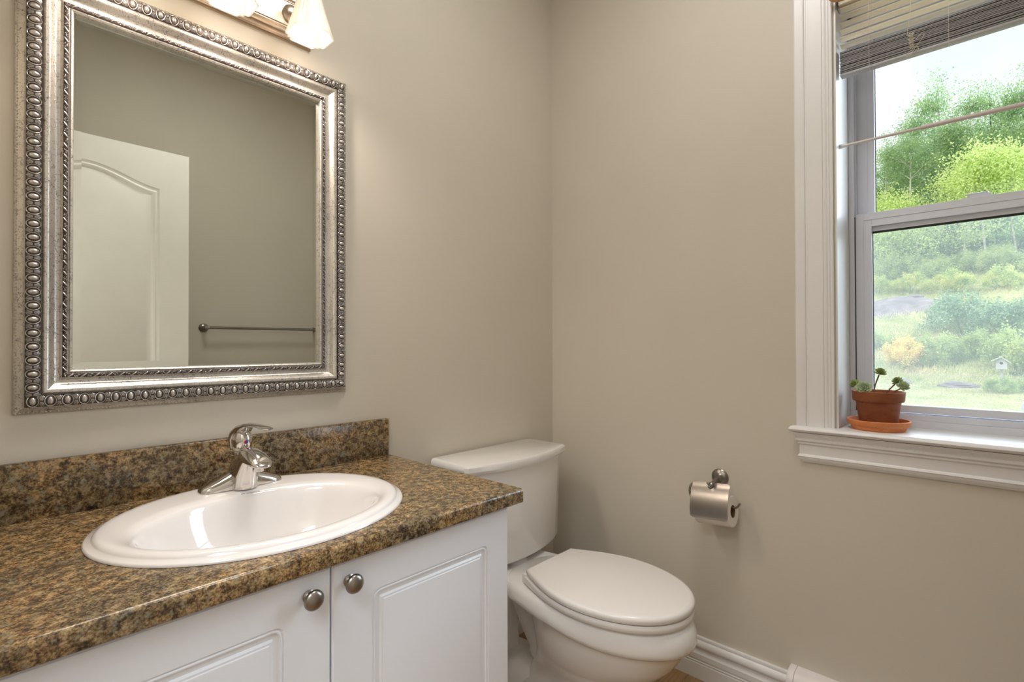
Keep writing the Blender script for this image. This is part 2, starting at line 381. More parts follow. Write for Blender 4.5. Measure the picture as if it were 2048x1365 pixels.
def extrude_y(prof, y0, y1, mi=0, ret0=False, ret1=False):
    """profile [(out, z)] on the window wall (out = distance into the room, -x) run from y0 (nearer the corner) to y1"""
    b = MB()
    r0 = [(-o, y0 + (o if ret0 else 0), z) for o, z in prof]; r1 = [(-o, y1 - (o if ret1 else 0), z) for o, z in prof]
    b.loft([r0, r1], True, True, mi); return b

# baseboards
BB = [(0, 0), (0.017, 0), (0.017, 0.050), (0.0150, 0.0525), (0.0150, 0.0555), (0.017, 0.058), (0.0150, 0.0605), (0.0150, 0.0640), (0.017, 0.0665),
      (0.017, 0.083), (0.0135, 0.0875), (0.0115, 0.094), (0.0115, 0.1005), (0.0165, 0.1045), (0.0185, 0.111), (0.0170, 0.119), (0.0125, 0.1245), (0.0095, 0.1275), (0.0105, 0.1315), (0.009, 0.1365), (0, 0.1375)]
struct(extrude_y(BB, -0.0005, -0.905).build('baseboard_right', TRIM))
def extrude_x(prof, x0, x1, y=0, sgn=-1):
    b = MB(); b.loft([[(x0, y + sgn * o, z) for o, z in prof], [(x1, y + sgn * o, z) for o, z in prof]]); return b
struct(extrude_x(BB, -0.835, -0.0005).build('baseboard_back', TRIM))
struct(extrude_x(BB, XL, 0, YF, 1).build('baseboard_front', TRIM))

# ------------------------------------------------------------------ window
win = thing('window_1', None, None, (0, -1.338, 0.881)); struct(win)
# side casing profile: across (0 = opening edge, 0.100 = outer edge) and projection
CAS = [(0.004, 0), (0.004, 0.010), (0.0065, 0.0115), (0.010, 0.0115), (0.0115, 0.0095), (0.0135, 0.0115), (0.017, 0.0115), (0.0185, 0.0095), (0.0205, 0.0115), (0.024, 0.0125),
       (0.028, 0.0125), (0.0295, 0.0145), (0.068, 0.0165), (0.070, 0.0150), (0.0725, 0.0150), (0.074, 0.0178), (0.078, 0.0195), (0.097, 0.0205), (0.100, 0.0185), (0.100, 0)]
def casing_side(y_in, s, name):
    b = MB(); r = lambda z, e: [(-o, y_in + s * a, z + (a if e else 0)) for a, o in CAS]
    b.loft([r(0.881, 0), r(OZ1, 1)]); return b.build(name, TRIM, win)
casing_side(OY0, 1, 'casing'); casing_side(OY1, -1, 'casing')
b = MB(); r = lambda y, s: [(-o, y + s * a, OZ1 + a) for a, o in CAS]
b.loft([r(OY0, 1), r(OY1, -1)]); b.build('casing', TRIM, win)
# jamb liners (drywall return boards)
b = MB(); b.box((0.0, OY0, 0.881), (0.165, OY0 - 0.004, OZ1)); b.box((0.0, OY1, 0.881), (0.165, OY1 + 0.004, OZ1)); b.box((0.0, OY0, OZ1), (0.165, OY1, OZ1 - 0.004))
b.build('jamb', TRIM, win)
# stool with rounded nose and returned horns
ST = [(-0.162, 0.862), (-0.162, 0.881), (0.022, 0.881), (0.030, 0.8795), (0.0345, 0.876), (0.0365, 0.8715), (0.0345, 0.8670), (0.030, 0.8640), (0.022, 0.8625), (0, 0.862)]
b = MB()
b.loft([[(-o, OY0 - 0.0045, z) for o, z in ST], [(-o, OY1 + 0.0045, z) for o, z in ST]])
hp = [(o, z) for o, z in ST if o >= 0]; hp = [(0, 0.881)] + hp[:-1] + [(0, 0.862)]
for y0, s in ((OY0 - 0.0045, 1), (OY1 + 0.0045, -1)):
    ye = y0 + s * 0.100
    b.loft([[(-o, y0, z) for o, z in hp], [(-o, ye + s * o * 0.6, z) for o, z in hp]])
b.build('window_stool', TRIM, win)
AP = [(0, 0.862), (0.026, 0.862), (0.0235, 0.8555), (0.0195, 0.8500), (0.0175, 0.8445), (0.0205, 0.8440), (0.0210, 0.8385), (0.0165, 0.8345), (0.0150, 0.8330), (0.0155, 0.8290), (0.0135, 0.8270),
      (0.0115, 0.8245), (0.0115, 0.7985), (0.0140, 0.7960), (0.0155, 0.7915), (0.0130, 0.7890), (0.0125, 0.7855), (0.0105, 0.7810), (0.0080, 0.7790), (0.0060, 0.7745), (0, 0.7735)]
extrude_y(AP, -0.9535, OY1 - 0.083, ret0=True, ret1=True).build('apron', TRIM, win)

# vinyl frame
b = MB()
for y0, s in ((OY0 - 0.004, -1), (OY1 + 0.004, 1)):
    b.box((0.163, y0, 0.881), (0.250, y0 + s * 0.012, OZ1 - 0.004))           # jamb wall of the frame
    b.box((0.1620, y0 + s * 0.0005, 0.9190), (0.1665, y0 + s * 0.0145, OZ1 - 0.032))
    b.box((0.2045, y0 + s * 0.010, 1.50), (0.2085, y0 + s * 0.024, OZ1 - 0.02))  # track ribs beside the upper sash
    b.box((0.186, y0 + s * 0.010, 1.52), (0.189, y0 + s * 0.017, OZ1 - 0.02))
b.box((0.163, OY0 - 0.004, OZ1 - 0.004), (0.250, OY1 + 0.004, OZ1 - 0.03))
b.box((0.160, OY0 - 0.0042, 0.8805), (0.200, OY1 + 0.0042, 0.9005)); b.box((0.165, OY0 - 0.0042, 0.9005), (0.200, OY1 + 0.0042, 0.9185))
b.box((0.200, OY0 - 0.0042, 0.8705), (0.255, OY1 + 0.0042, 0.918))
b.build('window_frame', VINYL, win, smooth=0, bevel=0.0009, bseg=1)
b = MB(); b.box((0.172, OY0 - 0.0172, 0.919), (0.176, OY0 - 0.0204, 1.512)); b.build('weather_seal', RUBBER, win)

def sash(x0, x1, z0, z1, yl, yr, stile, top, bot, name):
    s = MB()
    f = x0
    s.box((x0, yl, z0), (x1, yl - stile, z1)); s.box((x0, yr, z0), (x1, yr + stile, z1))
    s.box((x0, yl - stile, z1 - top), (x1, yr + stile, z1)); s.box((x0, yl - stile, z0), (x1, yr + stile, z0 + bot))
    # raised outer lip with a fine step line
    e = 0.0016; k = 0.021
    s.box((x0 - e, yl, z0), (x0 + .001, yl - k, z1)); s.box((x0 - e, yr, z0), (x0 + .001, yr + k, z1)); s.box((x0 - e, yl - k, z1 - k), (x0 + .001, yr + k, z1))
    # recessed glazing stop
    q = x0 + 0.010
    s.box((q, yl - stile, z1 - top - 0.014), (x1, yr + stile, z1 - top))
    o = s.build(name, VINYL, win, smooth=0, bevel=0.0007, bseg=1)
    xm = (x0 + x1) / 2 + 0.003
    g = MB().box((xm, yl - stile + 0.002, z0 + bot - 0.002), (xm + 0.003, yr + stile - 0.002, z1 - top + 0.002)).build('window_pane', GLASS, o, smooth=0)
    gk = MB(); i = 0.0035
    gk.box((xm - .003, yl - stile, z1 - top - 0.014), (xm - .0005, yr + stile, z1 - top - 0.014 - 0.006)); gk.box((xm - .003, yl - stile, z0 + bot), (xm - .0005, yl - stile - 0.002, z1 - top - 0.014))
    gk.build('gasket', RUBBER, o, smooth=0)
    return o
SY0, SY1 = -1.0565, -1.6195
lower = sash(0.171, 0.200, 0.9215, 1.5185, SY0, SY1, 0.0405, 0.041, 0.021, 'sash')
sash(0.206, 0.234, 1.482, OZ1 - 0.034, SY0 - 0.006, SY1 + 0.006, 0.0385, 0.036, 0.030, 'sash')
# cam lock on the meeting rail
lk = MB(); lk.box((0.178, -1.300, 1.5185), (0.200, -1.372, 1.5215)); lk.box((0.181, -1.316, 1.5215), (0.198, -1.362, 1.529))
lk.tube([(0.190, -1.350, 1.528), (0.190, -1.350, 1.534)], 0.007, 16); lk.tube([(0.190, -1.350, 1.531), (0.184, -1.325, 1.531), (0.181, -1.312, 1.530)], [0.004, 0.0035, 0.003], 8)
lk.build('sash_lock', VINYL, lower, bevel=0.0006, bseg=1)
# insect screen outside the lower sash
s = MB(); s.box((0.2395, SY0 - 0.012, 0.925), (0.2400, SY1 + 0.012, 1.50))
s.build('insect_screen', SCREEN, win, smooth=0)
s = MB(); zz = (0.918, 1.505)
s.box((0.236, SY0 + 0.004, zz[0]), (0.244, SY0 - 0.012, zz[1])); s.box((0.236, SY1 - 0.004, zz[0]), (0.244, SY1 + 0.012, zz[1])); s.box((0.236, SY0, zz[0]), (0.244, SY1, zz[0] + 0.012)); s.box((0.236, SY0, zz[1] - 0.012), (0.244, SY1, zz[1]))
s.build('screen_frame', VINYL, win, smooth=0)

# ------------------------------------------------------------------ venetian blind
bl = thing('venetian_blind', 'cream venetian blind pulled part way up at the top of the window', 'blind', (0.040, -1.338, OZ1 - 0.005))
BY0, BY1, BX = -1.0445, -1.6315, 0.042
MB().box((BX - 0.020, BY0 + 0.002, 2.102), (BX + 0.020, BY1 - 0.002, OZ1 - 0.005)).build('head_rail', BLINDM, bl, bevel=0.002)
def slat(s, z, tilt, wdt=0.025, n=5, crown=0.0022, th=0.0005, y0=BY0, y1=BY1, dx=0.0):
    top = []; bot = []
    for i in range(n):
        u = -wdt / 2 + wdt * i / (n - 1); c = crown * (1 - (2 * u / wdt) ** 2)
        ca, sa = math.cos(tilt), math.sin(tilt)
        top.append((u * ca - (c + th) * sa, u * sa + (c + th) * ca)); bot.append((u * ca - c * sa, u * sa + c * ca))
    prof = top + bot[::-1]
    s.loft([[(BX + dx + a, y0, z + h) for a, h in prof], [(BX + dx + a, y1, z + h) for a, h in prof]])
s = MB()
zt = [2.093 - 0.0212 * i for i in range(6)]
zt = [z for z in zt if z > 1.975]
for z in zt: slat(s, z, math.radians(-8), crown=0.0036)
s.build('slats', BLINDM, bl)
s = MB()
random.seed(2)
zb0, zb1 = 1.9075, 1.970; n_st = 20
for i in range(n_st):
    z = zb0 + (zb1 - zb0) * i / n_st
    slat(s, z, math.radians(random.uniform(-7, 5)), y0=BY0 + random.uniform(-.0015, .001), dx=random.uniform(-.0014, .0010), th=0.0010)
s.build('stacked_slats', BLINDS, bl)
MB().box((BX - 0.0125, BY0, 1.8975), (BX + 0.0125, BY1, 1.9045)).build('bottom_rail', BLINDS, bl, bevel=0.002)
for y in (-1.115, -1.285, -1.56):
    s = MB()
    s.tube([(BX - 0.0138, y, 2.104), (BX - 0.0138, y, 1.8965), (BX + 0.0138, y, 1.8965), (BX + 0.0138, y, 2.104)], 0.0005, 5)
    s.build('ladder_cord', CORD, bl)
# bundled lift cord hanging in loops at the front
s = MB(); random.seed(5); pts = []
cy, cz = -1.208, 1.952
for i in range(46):
    a = i * 2.35; k = i / 45
    rad = 0.007 * (0.7 + 0.6 * random.random())
    pts.append((BX - 0.020 + random.uniform(-.004, .004), cy - 0.002 * k + rad * math.cos(a), cz - 0.040 * k + rad * 0.45 * math.sin(a)))
s.tube(spline([(BX - 0.016, cy, 2.102), (BX - 0.018, cy, 2.02)] + pts, 4), 0.0006, 5)
loop = [(BX - .02, cy - .004, cz - .030), (BX - .022, cy - .022, cz - .012), (BX - .022, cy - .028, cz - .017), (BX - .021, cy - .015, cz - .036), (BX - .02, cy + .004, cz - .050), (BX - .02, cy + .012, cz - .056),
        (BX - .02, cy + .004, cz - .060), (BX - .02, cy - .006, cz - .048), (BX - .02, cy - .012, cz - .040), (BX - .02, cy - .016, cz - .050), (BX - .02, cy - .010, cz - .052)]
s.tube(spline(loop, 6), 0.0006, 5)
s.build('pull_cord', CORD, bl)

orn = thing('hanging_ornament', 'small brown speckled ornament hanging at the top left corner of the window', 'ornament', (-0.022, -1.052, 2.10))
MB().ball((0, 0, 0), (0.011, 0.030, 0.016), 20, 12, T=Matrix.Translation((-0.024, -1.058, 2.101)) @ Matrix.Rotation(math.radians(10), 4, 'X')).build('pendant', SPECK, orn)
s = MB(); s.tube(spline([(-0.024, -1.050, 2.115), (-0.024, -1.048, 2.17)], 3), 0.001, 6); s.tube(spline([(-0.012, -1.047, 2.095), (-0.012, -1.047, 2.075), (-0.011, -1.052, 2.058)], 4), 0.0011, 6); s.tube(spline([(-0.016, -1.045, 2.095), (-0.016, -1.0445, 2.07)], 3), 0.0011, 6)
s.build('hanging_wire', WIRE, orn)

# tension rod
rod = thing('curtain_rod', 'thin white tension rod stretched across the upper window pane', 'curtain rod', (0.05, -1.338, 1.70))
RX, RZ = 0.048, 1.7005
s = MB().tube([(RX, -1.056, RZ - 0.001), (RX, -1.226, RZ)], 0.0040, 14); s.build('thin_tube', RODM, rod)
s = MB().tube([(RX, -1.225, RZ), (RX, -1.622, RZ)], 0.0060, 14); s.build('thick_tube', RODM, rod)
for y0, s_ in ((-1.0405, -1), (-1.6355, 1)):
    s = MB().lathe([(0.0001, 0), (0.006, 0), (0.0062, 0.004), (0.0048, 0.015), (0.0045, 0.018), (0.0001, 0.018)], 16, T=ortho((RX, y0, RZ - 0.001), (1, 0, 0), (0, 0, s_ * 1), (0, s_, 0)))
    s.build('end_cap', TRIM, rod)

# ------------------------------------------------------------------ plant on the sill
PX, PY, PZ = 0.058, -1.1245, 0.881
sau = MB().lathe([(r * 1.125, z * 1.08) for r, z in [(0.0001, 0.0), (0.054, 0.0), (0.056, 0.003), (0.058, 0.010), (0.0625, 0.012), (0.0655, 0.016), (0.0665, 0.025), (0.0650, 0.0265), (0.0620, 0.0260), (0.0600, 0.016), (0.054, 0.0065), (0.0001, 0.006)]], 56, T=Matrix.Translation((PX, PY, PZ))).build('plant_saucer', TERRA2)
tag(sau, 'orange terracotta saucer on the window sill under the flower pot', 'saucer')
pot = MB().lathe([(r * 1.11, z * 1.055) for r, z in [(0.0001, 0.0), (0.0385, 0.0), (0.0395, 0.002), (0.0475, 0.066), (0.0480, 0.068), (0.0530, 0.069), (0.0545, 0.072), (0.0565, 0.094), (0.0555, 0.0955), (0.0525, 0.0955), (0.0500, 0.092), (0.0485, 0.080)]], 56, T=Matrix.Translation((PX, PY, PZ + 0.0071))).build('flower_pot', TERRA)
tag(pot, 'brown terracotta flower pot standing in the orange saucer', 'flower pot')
suc = thing('succulent_plant', 'green succulent with rosettes on bare brown stems growing in the terracotta pot', 'plant', (PX, PY, PZ + 0.08))
random.seed(9)
s = MB()
nr = 26
s.loft([[(PX + r * math.cos(2 * PI * j / nr), PY + r * math.sin(2 * PI * j / nr), PZ + 0.0920 + z) for j in range(nr)] for r, z in ((0.0530, 0), (0.03, 0.002), (0.0005, 0.003))], False, True)
for i in range(150):
    a = random.uniform(0, 2 * PI); r = 0.044 * math.sqrt(random.random())
    s.ball((PX + r * math.cos(a), PY + r * math.sin(a), PZ + 0.0945), (random.uniform(.0015, .0035), random.uniform(.0015, .0035), random.uniform(.001, .0022)), 6, 4)
s.build('soil', SOIL, suc)
def rosette(c, axis, R, mat, n=30, seed=0):
    rnd = random.Random(seed); s = MB(); ax = Vector(axis).normalized(); u = ax.orthogonal().normalized(); v = ax.cross(u)
    for i in range(n):
        k = i / (n - 1); a = i * 2.39996; el = math.radians(84 - 70 * k ** 0.9); L = R * (0.45 + 0.55 * k)
        d = math.cos(el) * (math.cos(a) * u + math.sin(a) * v) + math.sin(el) * ax
        side = ax.cross(d).normalized(); nrm = d.cross(side).normalized() * -1
        w = L * 0.33; base = Vector(c) + d * R * 0.06 - ax * R * 0.45 * k
        rings = []
        for tt, ww, hh in ((0.05, 0.35, 0.2), (0.4, 0.8, 0.3), (0.72, 1.0, 0.26), (0.92, 0.55, 0.16), (1.0, 0.06, 0.04)):
            p0 = base + d * L * tt + ax * L * 0.14 * tt * tt
            rings.append([p0 + side * w * ww * math.cos(q) + nrm * (w * hh * math.sin(q)) for q in [2 * PI * j / 8 for j in range(8)]])
        s.loft(rings)
    return s.build('rosette', mat, suc, smooth=60)
VD = Vector((-0.99, -0.12, 0.05))
heads = [((0.030, -1.0775, 1.004), (-0.5, 0.5, 0.6), 0.0145, SUCC2, 1), ((0.008, -1.1035, 0.993), (-0.9, 0.05, 0.25), 0.0195, SUCC, 2), ((0.045, -1.1370, 1.038), (-0.55, -0.25, 0.75), 0.0140, SUCC2, 3),
         ((0.040, -1.1745, 1.015), (-0.5, 0.35, 0.7), 0.0135, SUCC2, 4), ((0.030, -1.1895, 1.002), (-0.6, -0.5, 0.5), 0.0155, SUCC, 5)]
stems = [[(0.048, -1.098, 0.966), (0.040, -1.085, 0.985), (0.031, -1.079, 0.999)], [(0.040, -1.112, 0.966), (0.022, -1.107, 0.984), (0.012, -1.104, 0.991)], [(0.052, -1.118, 0.966), (0.047, -1.124, 0.998), (0.045, -1.134, 1.030)],
         [(0.045, -1.142, 0.966), (0.042, -1.156, 0.988), (0.041, -1.170, 1.005)], [(0.042, -1.168, 0.985), (0.036, -1.180, 0.992), (0.031, -1.187, 0.998)]]
for (c, ax, R, m_, sd) in heads: rosette((c[0] + .003, c[1] + .005, c[2] + .006), ax, R * 1.12, m_, 34, sd)
for st in stems: MB().tube(spline([(q[0] + .003, q[1] + .005, q[2] + .006) for q in st], 5), 0.0017, 8).build('stem', STEMM, suc)

# ------------------------------------------------------------------ vanity cabinet
VX0, VX1, VYF, VZ = -1.706, -0.8375, -0.5385, 0.7535
van = thing('vanity_cabinet', 'white two-door vanity cabinet under the granite-look countertop', 'cabinet', ((VX0 + VX1) / 2, -0.27, 0))
s = MB(); s.box((VX0, -0.001, 0.10), (VX1, VYF + 0.02, VZ)); s.box((VX0 + 0.02, -0.001, 0.0), (VX1 - 0.0, -0.47, 0.10))
s2 = MB()
# open-topped carcass so the bowl hangs inside
for bx in (((VX0, -0.001, 0), (VX0 + 0.016, VYF + 0.0205, VZ)), ((VX1 - 0.016, -0.001, 0), (VX1, VYF + 0.0205, VZ)), ((VX0 + 0.016, -0.001, 0.1), (VX1 - 0.016, -0.012, VZ)), ((VX0 + 0.016, -0.012, 0.1), (VX1 - 0.016, VYF + 0.0205, 0.116)),
           ((VX0 + 0.016, -0.47, 0.0), (VX1 - 0.016, -0.455, 0.1)), ((VX0 + 0.016, VYF + 0.0205, 0.70), (VX1 - 0.016, VYF + 0.036, VZ)), ((-1.285, VYF + 0.0205, 0.116), (-1.255, VYF + 0.036, 0.70))):
    s2.box(*bx)
s2.build('cabinet_body', CABINET, van, smooth=0)
def rrect(x0, x1, z0, z1, r, n=5):
    pts = []
    for cx, cz, a0 in ((x1 - r, z1 - r, 0), (x0 + r, z1 - r, 90), (x0 + r, z0 + r, 180), (x1 - r, z0 + r, 270)):
        for i in range(n + 1):
            a = math.radians(a0 + 90 * i / n); pts.append((cx + r * math.cos(a), cz + r * math.sin(a)))
    return pts
def panel_face(s, outer, loops, y, face=-1):
    """outer and loops are [(x,z)] lists; loops = [(pts, depth)], the first is cut into the face; last is capped"""
    o3 = [Vector((a, c, 0)) for a, c in outer]; h3 = [Vector((a, c, 0)) for a, c in loops[0][0]]
    F = tessellate_polygon([o3, h3]); V = [(a, y, c) for a, c in outer] + [(a, y, c) for a, c in loops[0][0]]
    s.add(V, [tuple(f) for f in F])
    s.loft([[(a, y - face * d, c) for a, c in L] for L, d in loops], False, True)
def cab_door(x0, x1, g):
    """g = (gx0, gx1, gz1) groove outline"""
    z0, z1 = 0.105, 0.7445; y = VYF
    gx0, gx1, gz1 = g; gz0 = z0 + (z1 - gz1)
    s = MB()
    e = 0.003
    outer = rrect(x0 + e, x1 - e, z0 + e, z1 - e, 0.002, 3)
    o2 = rrect(x0, x1, z0, z1, 0.003, 3)
    def rl(i, r): return rrect(gx0 + i, gx1 - i, gz0 + i, gz1 - i, r, 3)
    loops = [(rl(0, 0.016), 0), (rl(0.0012, 0.0155), 0.0022), (rl(0.0032, 0.0145), 0.0022), (rl(0.0045, 0.014), 0.0008), (rl(0.0062, 0.0135), 0.0008), (rl(0.0076, 0.0125), 0.0042), (rl(0.0165, 0.003), 0.0048),
             (rl(0.0200, 0.0008), 0.0020), (rl(0.0230, 0.0006), 0.0020), (rl(0.0245, 0.0006), 0.0008), (rl(0.0275, 0.0006), 0.0004)]
    panel_face(s, outer, loops, y)
    s.loft([[(a, y, c) for a, c in outer], [(a, y + e * 0.9, c) for a, c in o2], [(a, y + 0.0195, c) for a, c in o2]], False, True)
    return s.build('door', CABINET, van, smooth=25)
dR = cab_door(-1.2712, -0.8380, (-1.194, -0.902, 0.677)); dL = cab_door(-1.7055, -1.2745, (-1.643, -1.351, 0.677))
def knob(x, z, par):
    prof = [(0.0001, 0.0), (0.0105, 0.0), (0.0108, 0.0022), (0.0080, 0.004), (0.0058, 0.007), (0.0056, 0.012), (0.0085, 0.0148), (0.0150, 0.0165), (0.0166, 0.0185), (0.0165, 0.0205), (0.0150, 0.0235), (0.0115, 0.0262), (0.006, 0.0278), (0.0001, 0.0282)]
    MB().lathe(prof, 36, T=ortho((x, VYF, z), (1, 0, 0), (0, 0, 1), (0, -1, 0))).build('knob', NICKEL, par)
knob(-1.2402, 0.7105, dR); knob(-1.3125, 0.7085, dL)

# ------------------------------------------------------------------ countertop with sink cut-out
CX0, CX1, CZ, CB = -1.7485, -0.8140, 0.7875, 0.7540
CYF = -0.5640
SCX, SCY, SA, SB = -1.2865, -0.2885, 0.2835, 0.2450
top = thing('vanity_countertop', 'brown granite-look laminate countertop along the mirror wall', 'countertop', ((CX0 + CX1) / 2, -0.28, CB))
NA = 96
hole = [(SCX + 0.93 * SA * math.cos(2 * PI * j / NA), SCY + 0.93 * SB * math.sin(2 * PI * j / NA)) for j in range(NA)]
yb = CYF + 0.008
rect = [(CX1, yb), (CX1, -0.0005), (CX0, -0.0005), (CX0, yb)]
s = MB()
def ringface(z):
    o3 = [Vector((a, b_, 0)) for a, b_ in rect]; h3 = [Vector((a, b_, 0)) for a, b_ in hole]
    s.add([(a, b_, z) for a, b_ in rect + hole], [tuple(f) for f in tessellate_polygon([o3, h3])])
ringface(CZ); ringface(CB)
s.loft([[(a, b_, CZ) for a, b_ in hole], [(a, b_, CB) for a, b_ in hole]], False, False)
s.add([(CX1, -0.0005, CZ), (CX0, -0.0005, CZ), (CX0, -0.0005, CB), (CX1, -0.0005, CB)], [(0, 1, 2, 3)])
for x in (CX0, CX1): s.add([(x, -0.0005, CZ), (x, yb, CZ), (x, yb, CB), (x, -0.0005, CB)], [(0, 1, 2, 3)])
nose = [(yb, CZ)] + [(CYF + 0.008 - 0.008 * math.sin(a), CZ - 0.008 + 0.008 * math.cos(a)) for a in [math.radians(q) for q in (18, 36, 54, 72, 90)]] + \
       [(CYF + 0.006 - 0.006 * math.cos(a), CB + 0.006 - 0.006 * math.sin(a)) for a in [math.radians(q) for q in (0, 22, 45, 67, 90)]] + [(yb, CB)]
s.loft([[(CX1, y, z) for y, z in nose], [(CX0, y, z) for y, z in nose]], True, True)
slab = s.build('worktop', LAM, top, smooth=30)
s = MB(); bx1 = -0.8185
prof = [(-0.0005, CZ), (-0.0180, CZ), (-0.0182, 0.8935), (-0.0170, 0.8970), (-0.0140, 0.8985), (-0.0005, 0.8985)]
s.loft([[(bx1, y, z) for y, z in prof], [(CX0, y, z) for y, z in prof]])
s.build('backsplash', LAM, top, smooth=30, bevel=0.0015)

# ------------------------------------------------------------------ sink
snk = thing('drop_in_sink', 'white oval drop-in sink set into the granite-look countertop', 'sink', (SCX, SCY, CZ))
BCX, BCY, BA, BB_ = -1.2905, -0.3265, 0.2220, 0.1600
def ell(cx, cy, a, b_, z, e=2.0, n=NA):
    o = []
    for j in range(n):
        c, s_ = math.cos(2 * PI * j / n), math.sin(2 * PI * j / n)
        o.append((cx + a * math.copysign(abs(c) ** (2 / e), c), cy + b_ * math.copysign(abs(s_) ** (2 / e), s_), z))
    return o
rings = [ell(SCX, SCY, SA * 0.925, SB * 0.925, CZ - 0.02), ell(SCX, SCY, SA * 0.925, SB * 0.925, CZ + 0.0005), ell(SCX, SCY, SA, SB, CZ + 0.0005), ell(SCX, SCY, SA, SB, CZ + 0.003), ell(SCX, SCY, SA - 0.003, SB - 0.003, CZ + 0.0055), ell(SCX, SCY, SA - 0.011, SB - 0.011, CZ + 0.0075),
         ell(SCX, SCY, SA - 0.0125, SB - 0.0125, CZ + 0.0095), ell(SCX, SCY, SA - 0.0145, SB - 0.0145, CZ + 0.0125), ell(SCX, SCY, SA - 0.020, SB - 0.020, CZ + 0.0150), ell(SCX, SCY, SA - 0.030, SB - 0.029, CZ + 0.0150)]
outer_in = (SCX, SCY, SA - 0.030, SB - 0.029, CZ + 0.0150)
inner = (BCX, BCY, BA, BB_, CZ + 0.0095)
for k in (0.33, 0.66):
    m_ = [outer_in[i] * (1 - k) + inner[i] * k for i in range(5)]; rings.append(ell(m_[0], m_[1], m_[2], m_[3], m_[4] + 0.0012, 2.0))
for da, z in ((0.0, 0.0095), (0.004, 0.0065), (0.008, 0.001), (0.013, -0.008), (0.022, -0.030), (0.035, -0.060), (0.055, -0.090), (0.085, -0.112), (0.120, -0.123)):
    k = 1 - da / BA * 0.6
    rings.append(ell(BCX, BCY + da * 0.2, BA - da, max(0.02, BB_ - da * 0.92), CZ + z))
rings.append(ell(BCX, BCY + 0.03, 0.03, 0.03, CZ - 0.1275)); rings.append(ell(BCX, BCY + 0.03, 0.022, 0.022, CZ - 0.130))
s = MB().loft(rings, False, True)
s.build('basin', SINKM, snk, smooth=60)
MB().lathe([(0.0001, 0.0), (0.021, 0.0), (0.0225, 0.002), (0.012, 0.003), (0.0001, 0.003)], 24, T=Matrix.Translation((BCX, BCY + 0.03, CZ - 0.1299))).build('drain', CHROME, snk)
tx = bpy.data.curves.new('maker_mark', 'FONT'); tx.body = 'sterling'; tx.size = 0.0095; tx.extrude = 0.0001; tx.align_x = 'LEFT'
to = bpy.data.objects.new('maker_mark_curve', tx); C.objects.link(to)
dg = bpy.context.evaluated_depsgraph_get(); me = bpy.data.meshes.new_from_object(to.evaluated_get(dg)); bpy.data.objects.remove(to)
mk = bpy.data.objects.new('maker_mark', me); C.objects.link(mk); me.materials.clear(); me.materials.append(LOGO)
mk.matrix_world = Matrix.Translation((-1.2830, -0.1800, CZ + 0.0122)) @ Matrix.Rotation(math.radians(13), 4, 'X')
mk.parent = snk; mk.matrix_parent_inverse = Matrix.Translation(snk.location).inverted()
s = MB()
for i in (-1, 1): s.tube([(-1.2925, -0.1780 + i * .0015, CZ + 0.0127), (-1.2890, -0.1760 + i * .0015, CZ + 0.0131), (-1.2855, -0.1780 + i * .0015, CZ + 0.0127)], 0.0004, 5)
s.build('maker_emblem', LOGO, snk)

# ------------------------------------------------------------------ faucet
FX, FY, FZ = -1.2690, -0.1080, CZ + 0.0140
fau = thing('basin_faucet', 'chrome single-lever faucet on the back rim of the sink', 'faucet', (FX, FY, FZ))
def sec(x, hw, h, n=14, y=FY, z=FZ, sq=2.6):
    """upright half-superellipse section in the y-z plane at x, flat on the deck"""
    o = []
    for j in range(n + 1):
        a = PI * j / n; c, s_ = math.cos(a), math.sin(a)
        o.append((x, y + hw * math.copysign(abs(c) ** (2 / sq), c), z + h * abs(s_) ** (2 / sq)))
    return o
s = MB()
wing = [(-0.0870, 0.006, 0.002), (-0.0850, 0.0135, 0.008), (-0.0800, 0.018, 0.0120), (-0.068, 0.0215, 0.0165), (-0.052, 0.0235, 0.0230), (-0.034, 0.0245, 0.0310), (-0.026, 0.0245, 0.0345)]
for sg in (1, -1):
    MB().loft([sec(FX + sg * a, w_, h) for a, w_, h in wing]).build('wing', CHROME, fau, smooth=50)
# centre tower: widens towards the deck, leans forward to the spout
def tsec(z, hx, y0, y1, n=20, e=2.6):
    cy = (y0 + y1) / 2; hy = (y1 - y0) / 2
    return [(FX + hx * math.copysign(abs(math.cos(2 * PI * j / n)) ** (2 / e), math.cos(2 * PI * j / n)), cy + hy * math.copysign(abs(math.sin(2 * PI * j / n)) ** (2 / e), math.sin(2 * PI * j / n)), FZ + z) for j in range(n)]
s = MB().loft([tsec(0.0, 0.0275, -0.1520, -0.0790), tsec(0.010, 0.0273, -0.1525, -0.0795), tsec(0.028, 0.0262, -0.1560, -0.0800), tsec(0.046, 0.0240, -0.1620, -0.0810), tsec(0.060, 0.0215, -0.1680, -0.0820), tsec(0.072, 0.0185, -0.1740, -0.0830), tsec(0.082, 0.0150, -0.1760, -0.0850), tsec(0.087, 0.0070, -0.1600, -0.0950)])
s.build('faucet_body', CHROME, fau, smooth=50)
